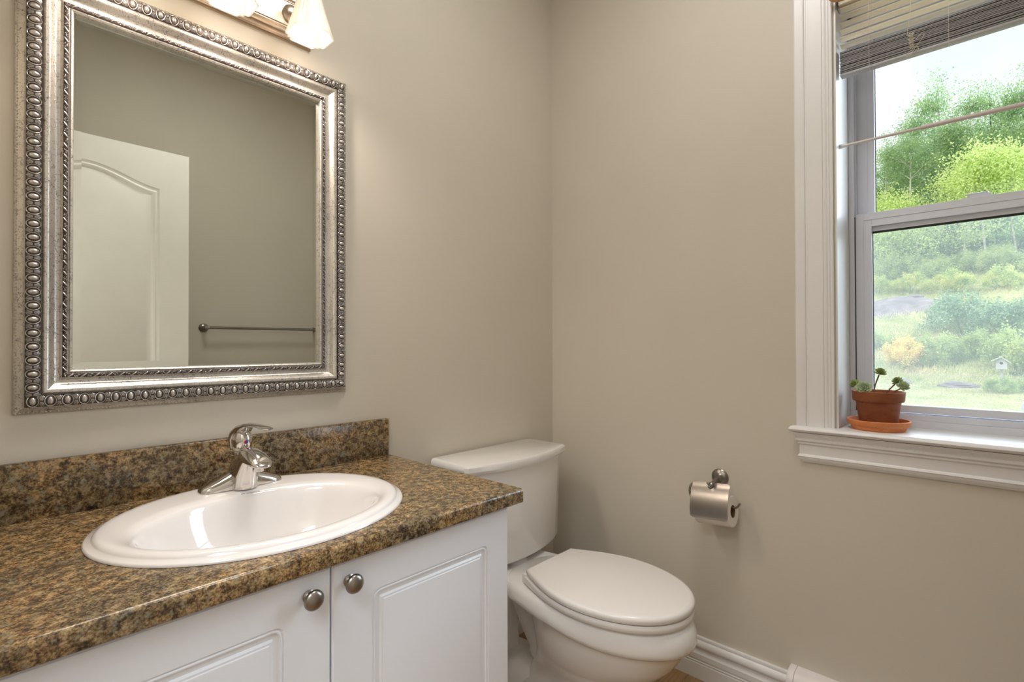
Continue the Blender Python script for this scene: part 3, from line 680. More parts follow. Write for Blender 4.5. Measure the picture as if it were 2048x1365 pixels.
# spout: domed hood reaching forward over the bowl
def ssec(d, hw, zt, zb_, n=18, e=2.2):
    o = []
    for j in range(n):
        a = 2 * PI * j / n; c, s_ = math.cos(a), math.sin(a)
        zc = (zt + zb_) / 2; hh = (zt - zb_) / 2
        o.append((FX + hw * math.copysign(abs(c) ** (2 / e), c), FY - d, FZ + zc + hh * math.copysign(abs(s_) ** (2 / e), s_)))
    return o
s = MB().loft([ssec(0.015, 0.010, 0.086, 0.062), ssec(0.028, 0.0165, 0.0915, 0.059), ssec(0.045, 0.0205, 0.0945, 0.0575), ssec(0.068, 0.0228, 0.0935, 0.0570), ssec(0.092, 0.0236, 0.0890, 0.0575), ssec(0.112, 0.0228, 0.0815, 0.0585), ssec(0.125, 0.0200, 0.0735, 0.0595), ssec(0.132, 0.0140, 0.0680, 0.0605), ssec(0.1345, 0.0060, 0.0650, 0.0615)])
s.build('spout', CHROME, fau, smooth=50)
MB().lathe([(0.0001, 0.0), (0.0085, 0.0), (0.0108, 0.001), (0.0112, 0.003), (0.0112, 0.0115), (0.0001, 0.0115)], 24, T=Matrix.Translation((FX, FY - 0.100, FZ + 0.0490))).build('aerator', CHROME, fau)
# cartridge neck with collars, lever, hot/cold dot
s = MB().lathe([(0.0001, 0.0), (0.0190, 0.0), (0.0205, 0.012), (0.0212, 0.020), (0.0220, 0.0205), (0.0220, 0.0245), (0.0210, 0.0255), (0.0210, 0.0295), (0.0220, 0.0305), (0.0220, 0.0345), (0.0205, 0.0355), (0.0195, 0.042), (0.0155, 0.048), (0.0001, 0.050)], 30, T=Matrix.Translation((FX, FY - 0.002, FZ + 0.048)))
s.build('neck', CHROME, fau, smooth=40)
def lsec(pt, hw, th, tilt):
    c = Vector(pt); d = Vector((0, -math.cos(tilt), math.sin(tilt))); nrm = Vector((0, math.sin(tilt), math.cos(tilt)))
    return [c + Vector((1, 0, 0)) * hw * math.cos(2 * PI * j / 16) + nrm * th * math.sin(2 * PI * j / 16) for j in range(16)]
ly, lz = FY, FZ
s = MB().loft([lsec((FX, ly + y_, lz + z_ - 0.006), hw_, th_, ti_) for y_, z_, hw_, th_, ti_ in ((0.0240, 0.078, 0.004, 0.003, 1.4), (0.0250, 0.092, 0.0170, 0.007, 1.4), (0.0210, 0.112, 0.0215, 0.010, 1.05), (0.0070, 0.128, 0.0230, 0.010, 0.65), (-0.0180, 0.141, 0.0205, 0.008, 0.35),
       (-0.0480, 0.149, 0.0150, 0.005, 0.15), (-0.0780, 0.1515, 0.0112, 0.0038, 0.05), (-0.1080, 0.1520, 0.0112, 0.0034, 0.0), (-0.1320, 0.1520, 0.0135, 0.0034, 0.0), (-0.1500, 0.1515, 0.0115, 0.0026, -0.05), (-0.1590, 0.1510, 0.0030, 0.0012, 0))])
# housing below the lever
s.ball((FX, ly - 0.006, lz + 0.105), (0.0215, 0.0240, 0.0270), 28, 16)
s.build('lever', CHROME, fau, smooth=50)
for k, m_ in ((0, RED), (1, BLUE)):
    s = MB(); n = 10; c = Vector((FX, ly - 0.0300, lz + 0.1030)); a0 = PI / 2 if k == 0 else -PI / 2
    V = [c] + [c + Vector((0.0042 * math.cos(a0 + PI * j / n), -0.0003, 0.0042 * math.sin(a0 + PI * j / n))) for j in range(n + 1)]
    V2 = [q + Vector((0, 0.002, 0)) for q in V]; m2 = len(V)
    s.add(V + V2, [(0, j, j + 1) for j in range(1, n + 1)] + [(m2, m2 + j + 1, m2 + j) for j in range(1, n + 1)] + [(j, j + m2, j + 1 + m2, j + 1) for j in range(1, n + 1)])
    s.build('temperature_mark', m_, fau, smooth=0)

# ------------------------------------------------------------------ framed mirror
MX0, MX1, MZ0, MZ1 = -1.6400, -0.9540, 0.9890, 1.8770
mir = thing('framed_mirror', 'large silver-leaf framed mirror hanging above the sink', 'mirror', ((MX0 + MX1) / 2, 0, MZ0))
def corner(d, k):   # k = 0 BL, 1 BR, 2 TR, 3 TL, inset d
    return ((MX0 + d, MZ0 + d), (MX1 - d, MZ0 + d), (MX1 - d, MZ1 - d), (MX0 + d, MZ1 - d))[k]
def mitred(prof, name, mat):
    s = MB(); rings = []
    for k in range(4): rings.append([(corner(d, k)[0], -h, corner(d, k)[1]) for d, h in prof])
    s.loft(rings, False, False, 0, len(prof) > 2, cyc=True)
    return s
# main body: outer slope, seat for the egg band, cove, seat for the rope, inner lip
body = [(0, 0.0015), (0, 0.005), (0.0015, 0.0085), (0.006, 0.0115), (0.0125, 0.0175), (0.0145, 0.0205), (0.0150, 0.0265), (0.0385, 0.0270), (0.0395, 0.0300), (0.0430, 0.0325), (0.0465, 0.0315), (0.0510, 0.0265), (0.0560, 0.0205), (0.0610, 0.0170), (0.0655, 0.0165), (0.0680, 0.0185), (0.0695, 0.0200),
        (0.0780, 0.0200), (0.0790, 0.0195), (0.0815, 0.0215), (0.0845, 0.0195), (0.0862, 0.0135), (0.0862, 0.0015)]
s = mitred(body, 'frame', SILVER)
s.build('frame', SILVER, mir, smooth=40)
def runs():
    """the four sides as (start corner, direction, inward direction, length) in x,z"""
    return [((MX0, MZ0), (1, 0), (0, 1), MX1 - MX0), ((MX1, MZ0), (0, 1), (-1, 0), MZ1 - MZ0), ((MX1, MZ1), (-1, 0), (0, -1), MX1 - MX0), ((MX0, MZ1), (0, -1), (1, 0), MZ1 - MZ0)]
# egg and dart band
eb = MB()
band = [(0.0152, 0.0262), (0.0165, 0.0290), (0.0210, 0.0325), (0.0270, 0.0338), (0.0330, 0.0325), (0.0372, 0.0290), (0.0384, 0.0262)]
tmp = mitred(band, '', None); eb.add(tmp.v, tmp.f, 0)
d0 = 0.0268; hb = 0.0330
for (st, dr, inn, L) in runs():
    Le = L - 2 * d0; n = max(2, round(Le / 0.0258)); pitch = Le / n
    for i in range(n + 0):
        q = d0 + pitch * i
        T = ortho((st[0] + dr[0] * q + inn[0] * d0, -hb, st[1] + dr[1] * q + inn[1] * d0), (dr[0], 0, dr[1]), (inn[0], 0, inn[1]), (0, -1, 0))
        eb.ball((0, 0, -0.0008), (0.0052, 0.0080, 0.0048), 12, 6, 1, T)
        ring = [(0.0086 * math.cos(a), 0.0104 * math.sin(a), 0.0008 - 0.0036 * abs(math.sin(a)) ** 2) for a in [2 * PI * j / 18 for j in range(18)]]
        R_ = []
        for j, pnt in enumerate(ring):
            a = 2 * PI * j / 18; o = Vector((math.cos(a), math.sin(a) * 0.8, 0)).normalized()
            R_.append([Vector(pnt) + 0.00085 * (math.cos(b_) * o + math.sin(b_) * Vector((0, 0, 1))) for b_ in [2 * PI * k / 5 for k in range(5)]])
        eb.loft(R_, False, False, 1, True, T, cyc=True)
        if i == n - 1 and False: continue
        # fan-shaped dart between two eggs
        for sg in (-1, 1):
            for fx in (-0.0030, -0.0015, 0.0, 0.0015, 0.0030):
                a_ = Vector((pitch / 2 + fx * 0.5, sg * 0.0012, 0.0006)); b_ = Vector((pitch / 2 + fx * 1.0, sg * 0.0060, 0.0002)); c_ = Vector((pitch / 2 + fx * 1.5, sg * (0.0106 - abs(fx) * 0.6), -0.0026))
                eb.tube([a_, b_, c_], [0.0004, 0.0005, 0.00055], 4, 1, T)
eb.build('egg_and_dart_moulding', [PATINA, SILVER2], mir, smooth=50)
# rope band
rb = MB(); tmp = mitred([(0.0697, 0.0195), (0.0705, 0.0220), (0.0737, 0.0236), (0.0770, 0.0220), (0.0778, 0.0195)], '', None); rb.add(tmp.v, tmp.f, 0)
rnd = random.Random(4)
for (st, dr, inn, L) in runs():
    d1 = 0.0737; Le = L - 2 * d1; n = round(Le / 0.0210); pitch = Le / n
    for i in range(n):
        q = d1 + pitch * (i + 0.5)
        T = ortho((st[0] + dr[0] * q + inn[0] * d1, -0.0232, st[1] + dr[1] * q + inn[1] * d1), (dr[0], 0, dr[1]), (inn[0], 0, inn[1]), (0, -1, 0))
        rb.tube([(-0.0070, -0.0033, -0.0010), (-0.0035, -0.0014, 0.0003), (0.0, 0.0012, 0.0003), (0.0022, 0.0032, -0.0010)], [0.0005, 0.0013, 0.0013, 0.0005], 6, 1, T)
        for k in range(9):
            u = 0.0045 + 0.0075 * (k / 8); vv = rnd.uniform(-0.0026, 0.0026)
            rb.ball((u, vv, 0.0), (0.0010, 0.0008, 0.0007), 5, 4, 1, T)
rb.build('rope_moulding', [PATINA, SILVER2], mir, smooth=50)
# tiny beading on the outer edge
bb = MB()
for (st, dr, inn, L) in runs():
    n = int(L / 0.0062)
    for i in range(n):
        q = L * (i + 0.5) / n
        T = ortho((st[0] + dr[0] * q + inn[0] * 0.0042, -0.0098, st[1] + dr[1] * q + inn[1] * 0.0042), (dr[0], 0, dr[1]), (inn[0], 0, inn[1]), (0, -1, 0))
        bb.ball((0, 0, 0), (0.0024, 0.0017, 0.0014), 6, 4, 0, T)
bb.build('beading', SILVER2, mir, smooth=50)
# bevelled glass
s = MB(); g0, g1 = 0.0858, 0.0858 + 0.0135
q0 = [(corner(g0, k)[0], -0.0075, corner(g0, k)[1]) for k in range(4)]; q1 = [(corner(g1, k)[0], -0.00775, corner(g1, k)[1]) for k in range(4)]; q2 = [(corner(g0, k)[0], -0.0040, corner(g0, k)[1]) for k in range(4)]
s.loft([q2, q0, q1], True, True); s.build('mirror_glass', MIRROR, mir, smooth=0)

# ------------------------------------------------------------------ vanity light
LXC, LZ0, LZ1, LHW = -1.2990, 1.928, 2.048, 0.2405
vl = thing('vanity_light', 'brushed nickel three-lamp wall light above the framed mirror', 'wall lamp', (LXC, 0, 1.99))
def rr(i, y): return [(LXC - LHW + i, y, LZ0 + i), (LXC + LHW - i, y, LZ0 + i), (LXC + LHW - i, y, LZ1 - i), (LXC - LHW + i, y, LZ1 - i)]
s = MB().loft([rr(0, -0.0005), rr(0, -0.006), rr(0.003, -0.009), rr(0.0065, -0.0095), rr(0.008, -0.0125), rr(0.012, -0.018), rr(0.018, -0.0225), rr(0.025, -0.0240), rr(0.027, -0.0225), rr(0.029, -0.0225), rr(0.031, -0.0250)])
s.build('back_plate', BRONZE, vl, smooth=25)
def shade_ring(cx, cy, z, R, depth):
    """square with pleated, cut corners"""
    base = []
    for k in range(4):
        a = math.radians(90 * k)
        ux, uy = math.cos(a), math.sin(a); vx, vy = -uy, ux
        base += [(ux * R + vx * t_ * R, uy * R + vy * t_ * R) for t_ in (-0.50, 0.0, 0.50)]
        p0 = Vector((ux * R + vx * 0.50 * R, uy * R + vy * 0.50 * R)); p1 = Vector((vx * R + ux * 0.50 * R, vy * R + uy * 0.50 * R))
        nn = Vector((ux + vx, uy + vy)).normalized()
        for t_, dd in ((0.18, 0.35), (0.34, -0.6), (0.5, 0.5), (0.66, -0.6), (0.82, 0.35)):
            q = p0.lerp(p1, t_) + nn * dd * depth; base.append((q.x, q.y))
    return [(cx + a_, cy + b_, z) for a_, b_ in base]
def lamp(cx):
    cy = -0.125; zb_ = 1.8930
    a = MB(); a.lathe([(0.0001, 0), (0.026, 0), (0.026, 0.004), (0.020, 0.008), (0.012, 0.010), (0.0001, 0.011)], 28, T=ortho((cx, -0.0248, 1.99), (1, 0, 0), (0, 0, 1), (0, -1, 0)))
    a.tube(spline([(cx, -0.034, 1.99), (cx, -0.055, 1.996), (cx, -0.080, 2.030), (cx, -0.108, 2.052), (cx, cy, 2.045), (cx, cy, 2.026)], 6), 0.0062, 12)
    a.build('arm', BRONZE, vl)
    a = MB().lathe([(0.0001, 0.052), (0.012, 0.052), (0.015, 0.046), (0.0265, 0.040), (0.0285, 0.034), (0.0285, 0.022), (0.0265, 0.022), (0.0265, 0.032), (0.0001, 0.034)], 28, T=Matrix.Translation((cx, cy, 1.977)))
    a.build('shade_cup', BRONZE, vl)
    sh = MB(); zs = [(1.992, 0.0225), (1.980, 0.0245), (1.960, 0.0285), (1.935, 0.0345), (1.910, 0.0410), (1.890, 0.0465), (1.876, 0.0510)]
    sh.loft([shade_ring(cx, cy, z, R, 0.004 * R / 0.05) for z, R in [(z + 0.017, R) for z, R in zs]] + [shade_ring(cx, cy, z, R - 0.0030, 0.004 * R / 0.05) for z, R in [(z + 0.017, R) for z, R in zs[::-1]]], False, False, cyc=True)
    sh.build('glass_shade', SHADE, vl, smooth=20)
    b_ = MB(); b_.lathe([(0.0001, 0.092), (0.012, 0.092), (0.013, 0.068), (0.0150, 0.058), (0.0225, 0.045), (0.0265, 0.032), (0.0275, 0.024), (0.0255, 0.012), (0.0190, 0.0035), (0.0100, 0.0005), (0.0001, 0.0)], 28, T=Matrix.Translation((cx, cy, 1.902)))
    b_.build('bulb', BULB, vl, smooth=60)
    l = bpy.data.lights.new('bulb_light', 'SPOT'); l.energy = 4.2; l.color = (1.0, 0.88, 0.76); l.shadow_soft_size = 0.026; l.spot_size = math.radians(165); l.spot_blend = 1.0
    lo = bpy.data.objects.new('bulb_light', l); C.objects.link(lo); lo.location = (cx, cy, 1.882)
    l2 = bpy.data.lights.new('bulb_glow', 'POINT'); l2.energy = 0.26; l2.color = (1.0, 0.80, 0.62); l2.shadow_soft_size = 0.015
    lo2 = bpy.data.objects.new('bulb_glow', l2); C.objects.link(lo2); lo2.location = (cx, cy, 1.879)
for cx in (LXC - 0.182, LXC, LXC + 0.182): lamp(cx)

# ------------------------------------------------------------------ toilet
TX = -0.4130
toi = thing('toilet', 'white two-piece toilet with closed lid in the corner', 'toilet', (TX, -0.40, 0))
def egg(z, hw, yb_, yt, cy=None, n=56, x=TX, eb_=2.3, ef=2.0):
    """plan outline: widest at cy, blunt at the back (yb_), pointed oval at the front (yt)"""
    cy = yb_ + (yt - yb_) * 0.47 if cy is None else cy; o = []
    for j in range(n):
        a = 2 * PI * j / n; c, s_ = math.cos(a), math.sin(a)
        if s_ >= 0: L = yb_ - cy; e = eb_
        else: L = cy - yt; e = ef
        o.append((x + hw * math.copysign(abs(c) ** (2 / e), c), cy + L * math.copysign(abs(s_) ** (2 / e), s_), z))
    return o
# bowl with flared rim band, pedestal and foot in one casting
rings = [egg(0.0, 0.118, -0.200, -0.600, eb_=4), egg(0.012, 0.120, -0.198, -0.603, eb_=4), egg(0.030, 0.112, -0.20, -0.592, eb_=4), egg(0.075, 0.086, -0.260, -0.560, eb_=3), egg(0.125, 0.080, -0.275, -0.560, eb_=3), egg(0.155, 0.096, -0.290, -0.600, -0.44, eb_=2.6), egg(0.185, 0.120, -0.305, -0.655, -0.455, eb_=2.6),
         egg(0.220, 0.140, -0.315, -0.702, -0.47, eb_=2.6), egg(0.260, 0.154, -0.315, -0.738, -0.48, eb_=2.6), egg(0.300, 0.164, -0.310, -0.763, -0.49, eb_=2.6), egg(0.322, 0.166, -0.300, -0.774, -0.49, eb_=2.6), egg(0.328, 0.171, -0.205, -0.782, -0.48, eb_=3), egg(0.332, 0.177, -0.203, -0.789, -0.48, eb_=3),
         egg(0.342, 0.180, -0.202, -0.793, -0.48, eb_=3), egg(0.362, 0.178, -0.202, -0.791, -0.48, eb_=3), egg(0.378, 0.172, -0.203, -0.784, -0.48, eb_=3), egg(0.387, 0.165, -0.205, -0.776, -0.48, eb_=3), egg(0.390, 0.155, -0.21, -0.765, -0.48, eb_=3)]
def lift(q):
    x, y, z = q; w_ = 1.0 if 0.31 < z < 0.335 else 0.65 if 0.335 <= z < 0.35 else 0.2 if 0.35 <= z < 0.37 else 0.0
    t_ = max(0, min(1, (y + 0.66) / 0.42)); return (x, y, z + w_ * (0.032 * t_ * t_ * (3 - 2 * t_) - 0.007))
rings = [[lift(q) for q in r_] for r_ in rings]
b = MB().loft(rings, True, True)
b.build('bowl', PORC, toi, smooth=60)
# rear deck under the tank
def deck(z, hw0, hw1, y0, y1, n=10):
    pts = [(TX - hw0, y0, z), (TX + hw0, y0, z)]
    for i in range(n + 1):
        k = i / n; pts.append((TX + hw0 + (hw1 - hw0) * (3 * k * k - 2 * k ** 3), y0 + (y1 - y0) * k, z))
    for i in range(n + 1):
        k = 1 - i / n; pts.append((TX - hw0 - (hw1 - hw0) * (3 * k * k - 2 * k ** 3), y0 + (y1 - y0) * k, z))
    return pts[0:2] + pts[3:-1]
b = MB().loft([deck(0.335, 0.100, 0.150, -0.055, -0.42), deck(0.345, 0.108, 0.166, -0.045, -0.43), deck(0.365, 0.112, 0.168, -0.040, -0.44), deck(0.382, 0.110, 0.164, -0.042, -0.44), deck(0.3885, 0.104, 0.155, -0.048, -0.43)])
b.build('deck', PORC, toi, smooth=40)
# trapway tubes and skirt
b = MB()
b.tube(spline([(TX, -0.150, 0.355), (TX, -0.200, 0.315), (TX, -0.250, 0.245), (TX, -0.305, 0.170), (TX, -0.370, 0.110), (TX, -0.450, 0.080)], 6), [0.062] * 6 + [0.058] * 12 + [0.066] * 6 + [0.070] * 7, 20)
b.tube(spline([(TX, -0.150, 0.350), (TX, -0.118, 0.270), (TX, -0.105, 0.160), (TX, -0.115, 0.040)], 6), [0.058] * 6 + [0.054] * 6 + [0.056] * 7, 20)
b.build('trapway', PORC, toi, smooth=60)
b = MB().loft([egg(0.0, 0.125, -0.045, -0.50, -0.25, eb_=5, ef=3), egg(0.018, 0.125, -0.045, -0.50, -0.25, eb_=5, ef=3), egg(0.034, 0.112, -0.055, -0.49, -0.25, eb_=5, ef=3), egg(0.060, 0.078, -0.075, -0.47, -0.25, eb_=4, ef=3), egg(0.090, 0.058, -0.09, -0.44, -0.25, eb_=4, ef=3)])
b.build('foot', PORC, toi, smooth=60)
MB().ball((TX - 0.095, -0.300, 0.030), (0.016, 0.016, 0.014), 18, 10).build('bolt_cap', PORC, toi)
# seat and lid
def seat_outline(z, hw, yb_, yt, bw, n=30):
    """straight back edge of half width bw, widening to hw, then an oval front"""
    cy = yb_ + (yt - yb_) * 0.47; R_ = []
    for i in range(n // 2):
        t_ = i / (n // 2); R_.append((bw + (hw - bw) * math.sin(t_ * PI / 2), yb_ + (cy - yb_) * t_))
    for i in range(n + 1):
        a = PI / 2 * i / n; R_.append((hw * math.cos(a) ** (2 / 2.05) if i < n else 0.0, cy + (yt - cy) * math.sin(a) ** (2 / 2.05)))
    full = [(TX + x, y, z) for x, y in R_] + [(TX - x, y, z) for x, y in R_[:-1][::-1]]
    return full
def oval(z, hw, yb_, yt): return seat_outline(z, hw, yb_, yt, hw * 0.66)
b = MB().loft([oval(0.393, 0.170, -0.315, -0.772), oval(0.3935, 0.178, -0.312, -0.780), oval(0.400, 0.181, -0.311, -0.783), oval(0.4075, 0.181, -0.311, -0.783), oval(0.4125, 0.178, -0.313, -0.780), oval(0.4135, 0.170, -0.318, -0.772)])
b.build('seat', SEATM, toi, smooth=50)
def lido(z, hw, yb_, yt): return seat_outline(z, hw, yb_, yt, 0.112 + (hw - 0.1845) * 0.8)
b = MB().loft([lido(0.4165, 0.176, -0.322, -0.774), lido(0.417, 0.182, -0.317, -0.781), lido(0.424, 0.1845, -0.315, -0.784), lido(0.431, 0.1840, -0.3155, -0.7835), lido(0.4355, 0.1800, -0.319, -0.779), lido(0.4375, 0.172, -0.325, -0.771)])
b.build('lid', SEATM, toi, smooth=50)
for sx in (-1, 1):
    MB().box((TX + sx * 0.084, -0.296, 0.3885), (TX + sx * 0.110, -0.318, 0.4150)).build('hinge', SEATM, toi, bevel=0.003, smooth=40)
    MB().box((TX + sx * 0.118, -0.645, 0.4120), (TX + sx * 0.136, -0.672, 0.4175)).build('bumper', SEATM, toi, smooth=0)
    MB().box((TX + sx * 0.145, -0.600, 0.3875), (TX + sx * 0.153, -0.608, 0.3935)).build('bumper', SEATM, toi, smooth=0)
# tank and tank lid
def tank_out(z, x0, x1, y0, yc, bow, r=0.012, n=16):
    pts = [(x1 - r, y0, z), (x0 + r, y0, z), (x0, y0 - r, z), (x0, yc + r, z)]
    for i in range(n + 1):
        k = i / n; x = x0 + r * 0.6 + (x1 - x0 - r * 1.2) * k; pts.append((x, yc - bow * (1 - (2 * k - 1) ** 2), z))
    pts += [(x1, yc + r, z), (x1, y0 - r, z)]
    return pts
b = MB().loft([tank_out(0.4060, -0.630, -0.196, -0.030, -0.165, 0.040), tank_out(0.4100, -0.636, -0.190, -0.026, -0.172, 0.043), tank_out(0.420, -0.640, -0.1865, -0.024, -0.175, 0.045), tank_out(0.720, -0.646, -0.1800, -0.020, -0.183, 0.047)])
b.build('tank', PORC, toi, smooth=40)
b = MB().loft([tank_out(0.7205, -0.650, -0.1760, -0.018, -0.186, 0.047), tank_out(0.7215, -0.656, -0.1690, -0.013, -0.192, 0.048), tank_out(0.7300, -0.6605, -0.1645, -0.009, -0.1965, 0.048), tank_out(0.7440, -0.6605, -0.1645, -0.009, -0.1965, 0.048), tank_out(0.7490, -0.658, -0.1670, -0.011, -0.194, 0.048), tank_out(0.7505, -0.652, -0.1730, -0.017, -0.188, 0.047)])
b.build('tank_lid', PORC, toi, smooth=30)
b = MB().lathe([(0.0001, 0.3885), (0.045, 0.3885), (0.045, 0.407), (0.0001, 0.407)], 24, T=Matrix.Translation((TX, -0.12, 0))); b.build('tank_gasket', RUBBER, toi)
b = MB().lathe([(0.0001, 0), (0.011, 0), (0.011, 0.008), (0.0001, 0.009)], 20, T=ortho((-0.600, -0.196, 0.670), (1, 0, 0), (0, 0, 1), (0, -1, 0))); b.tube([(-0.600, -0.209, 0.670), (-0.570, -0.222, 0.668), (-0.525, -0.236, 0.664)], [0.005, 0.0055, 0.0065], 10)
b.build('flush_lever', CHROME, toi)

# ------------------------------------------------------------------ toilet paper holder and roll
HY, HZ = -0.7040, 0.6850
hol = thing('toilet_paper_holder', 'brushed nickel toilet paper holder with cover flap on the window wall', 'paper holder', (0, HY, HZ))
T = ortho((0, HY, HZ), (0, 1, 0), (0, 0, 1), (-1, 0, 0))
MB().lathe([(0.0001, 0.0003), (0.0270, 0.0003), (0.0275, 0.003), (0.0245, 0.0070), (0.0175, 0.0098), (0.0150, 0.0105), (0.0130, 0.0125), (0.0090, 0.0165), (0.0070, 0.022), (0.0062, 0.030), (0.0001, 0.031)], 36, T=T).build('wall_rosette', NICKEL, hol)
MB().tube([(-0.028, HY, HZ), (-0.050, HY, HZ - 0.004), (-0.068, HY, HZ - 0.0085)], [0.0060, 0.0056, 0.0060], 14).build('post', NICKEL, hol)
MB().ball((-0.0760, HY - 0.001, HZ - 0.0105), 0.0095, 20, 12).build('post_ball', NICKEL, hol)
RZC = 0.6050
za = HZ - 0.0095
pts = spline([(-0.070, -0.700, za), (-0.070, -0.665, za), (-0.070, -0.647, za - 0.001), (-0.069, -0.633, za - 0.010), (-0.068, -0.6265, za - 0.030), (-0.068, -0.632, za - 0.050), (-0.068, -0.646, RZC + 0.006), (-0.068, -0.660, RZC + 0.004), (-0.068, -0.700, RZC + 0.004), (-0.068, -0.764, RZC + 0.004), (-0.069, -0.776, RZC + 0.007), (-0.071, -0.787, RZC + 0.019)], 5)
MB().tube(pts, 0.0034, 12).build('hook_arm', NICKEL, hol)
# cover flap: sheet bent over the front of the roll, notched around the ball
y0c, y1c = -0.6440, -0.7630
prof = [(-0.0745, 0.6810), (-0.0765, 0.6770), (-0.0785, 0.6725), (-0.0850, 0.6640), (-0.0930, 0.6540), (-0.1000, 0.6430), (-0.1060, 0.6310), (-0.1105, 0.6190), (-0.1140, 0.6070), (-0.1160, 0.5960), (-0.1168, 0.5850), (-0.1168, 0.5810), (-0.1166, 0.5780), (-0.1164, 0.5765)]
ny = 28
V = []; F = []; rr_ = 0.010
for i, (x, z) in enumerate(prof):
    dz_top = prof[0][1] - z; dz_bot = z - prof[-1][1]
    for j in range(ny + 1):
        u = j / ny; ins = 0
        if dz_bot < rr_: ins = rr_ - math.sqrt(max(0, rr_ ** 2 - (rr_ - dz_bot) ** 2))
        if dz_top < 0.006: ins = 0.006 - math.sqrt(max(0, 0.006 ** 2 - (0.006 - dz_top) ** 2))
        ya = y0c - ins; yb2 = y1c + ins; y = ya + (yb2 - ya) * u; zz_ = z; xx_ = x
        if i <= 2:   # notch around the ball
            dy = abs(y - HY)
            if dy < 0.0135:
                zz_ = min(z, HZ - 0.0085 - math.sqrt(max(0, 0.0130 ** 2 - dy ** 2)) * 0.9 - 0.0006 * i); xx_ = x - max(0, (prof[2][1] - zz_)) * 0.8
        V.append((xx_, y, zz_))
m_ = ny + 1; nv = len(V)
V2 = [(x + 0.0012, y, z) for x, y, z in V]
for i in range(len(prof) - 1):
    for j in range(ny):
        a = i * m_ + j; F.append((a, a + 1, a + m_ + 1, a + m_)); F.append((nv + a, nv + a + m_, nv + a + m_ + 1, nv + a + 1))
edge = [j for j in range(m_)] + [i * m_ + ny for i in range(1, len(prof))] + [(len(prof) - 1) * m_ + j for j in range(ny - 1, -1, -1)] + [i * m_ for i in range(len(prof) - 2, 0, -1)]
for a, b_ in zip(edge, edge[1:] + edge[:1]): F.append((a, b_, nv + b_, nv + a))
MB().add(V + V2, F).build('cover_flap', NICKEL, hol, smooth=40)
hol.rotation_euler = (math.radians(-4.5), 0, 0)
RC = 0.5965
roll = thing('toilet_paper_roll', 'white toilet paper roll hanging in the nickel holder', 'toilet paper', (-0.0665, HY, HZ))
T = ortho((-0.0665, -0.6530, RC), (1, 0, 0), (0, 0, 1), (0, -1, 0))
MB().lathe([(0.0195, 0.0), (0.0465, 0.0), (0.0475, 0.0015), (0.0475, 0.1070), (0.0465, 0.1085), (0.0195, 0.1085)], 48, T=T).build('paper', PAPER, roll)
q = MB(); q.lathe([(0.0194, 0.0003), (0.0194, 0.1082)], 32, T=T); q.lathe([(0.0184, 0.1082), (0.0184, 0.0003)], 32, T=T)
q.build('cardboard_core', CARD, roll)
roll.rotation_euler = (math.radians(-4.5), 0, 0)

# ------------------------------------------------------------------ baseboard heater
ht = thing('baseboard_heater', 'white electric baseboard heater on the wall under the window', 'heater', (-0.03, -1.35, 0))
hp_ = [(0.0, 0.015), (0.052, 0.015), (0.056, 0.020), (0.058, 0.125), (0.054, 0.142), (0.044, 0.154), (0.030, 0.161), (0.0, 0.163)]
def hext(y0, y1, e): return MB().loft([[(-(o + (e if o > 0.01 else 0)) - 0.0005, y0, z + (e if z > 0.1 else 0)) for o, z in hp_], [(-(o + (e if o > 0.01 else 0)) - 0.0005, y1, z + (e if z > 0.1 else 0)) for o, z in hp_]])
hext(-0.931, -1.86, 0).build('heater_cover', HEATM, ht, smooth=40)
hext(-0.912, -0.9305, 0.0015).build('end_cap', HEATM, ht, smooth=40, bevel=0.002)
s = MB(); s.box((-0.0600, -1.0, 0.028), (-0.0582, -1.84, 0.052)); s.build('air_slot', DARKGAP, ht, smooth=0)
for y in (-0.915, -1.84): MB().box((-0.055, y, 0.0), (-0.01, y - 0.015, 0.016)).build('foot', HEATM, ht, smooth=0)
s = MB(); random.seed(8)
for k in range(3):
    p0 = Vector((-0.0593, -0.945 + 0.006 * k, 0.135)); pp = [p0]
    for i in range(7): pp.append(pp[-1] + Vector((0, random.uniform(-.009, .006), random.uniform(-.018, -.003))))
    s.tube(pp, 0.0004, 4)
s.build('paint_crack', WIRE, ht)

# ------------------------------------------------------------------ room door (open against the wall) and towel bar, seen in the mirror
DYF = -1.4810
door = thing('door_1', None, None, (XL + 0.005, DYF, 0)); struct(door)
dx0, dx1 = XL + 0.006, -0.970
def arch(x0, x1, z0, zs, zp, i, n=16):
    """panel outline inset i: straight sides up to zs, ogee arch peaking at zp"""
    pts = [(x0 + i, z0 + i), (x1 - i, z0 + i)]
    for k in range(n + 1):
        u = k / n; x = x1 - i + (x0 - x1 + 2 * i) * u
        pts.append((x, zs - i + (zp - zs) * (0.5 - 0.5 * math.cos(2 * PI * u)) ** 0.85))
    return pts
s = MB()
outer = [(dx0, 0.012), (dx1, 0.012), (dx1, 2.036), (dx0, 2.036)]
P1 = (dx0 + 0.115, dx1 - 0.118)
loopsA = [(arch(P1[0], P1[1], 1.0, 1.855, 1.925, i), d) for i, d in ((0, 0), (0.006, 0.0035), (0.012, 0.0045), (0.018, 0.0), (0.024, 0.0012), (0.034, 0.0065), (0.046, 0.0065), (0.052, 0.004))]
loopsB = [(arch(P1[0], P1[1], 0.22, 0.86, 0.86, i), d) for i, d in ((0, 0), (0.006, 0.0035), (0.012, 0.0045), (0.018, 0.0), (0.024, 0.0012), (0.034, 0.0065), (0.046, 0.0065), (0.052, 0.004))]
o3 = [Vector((a, c, 0)) for a, c in outer]; hA = [Vector((a, c, 0)) for a, c in loopsA[0][0]]; hB = [Vector((a, c, 0)) for a, c in loopsB[0][0]]
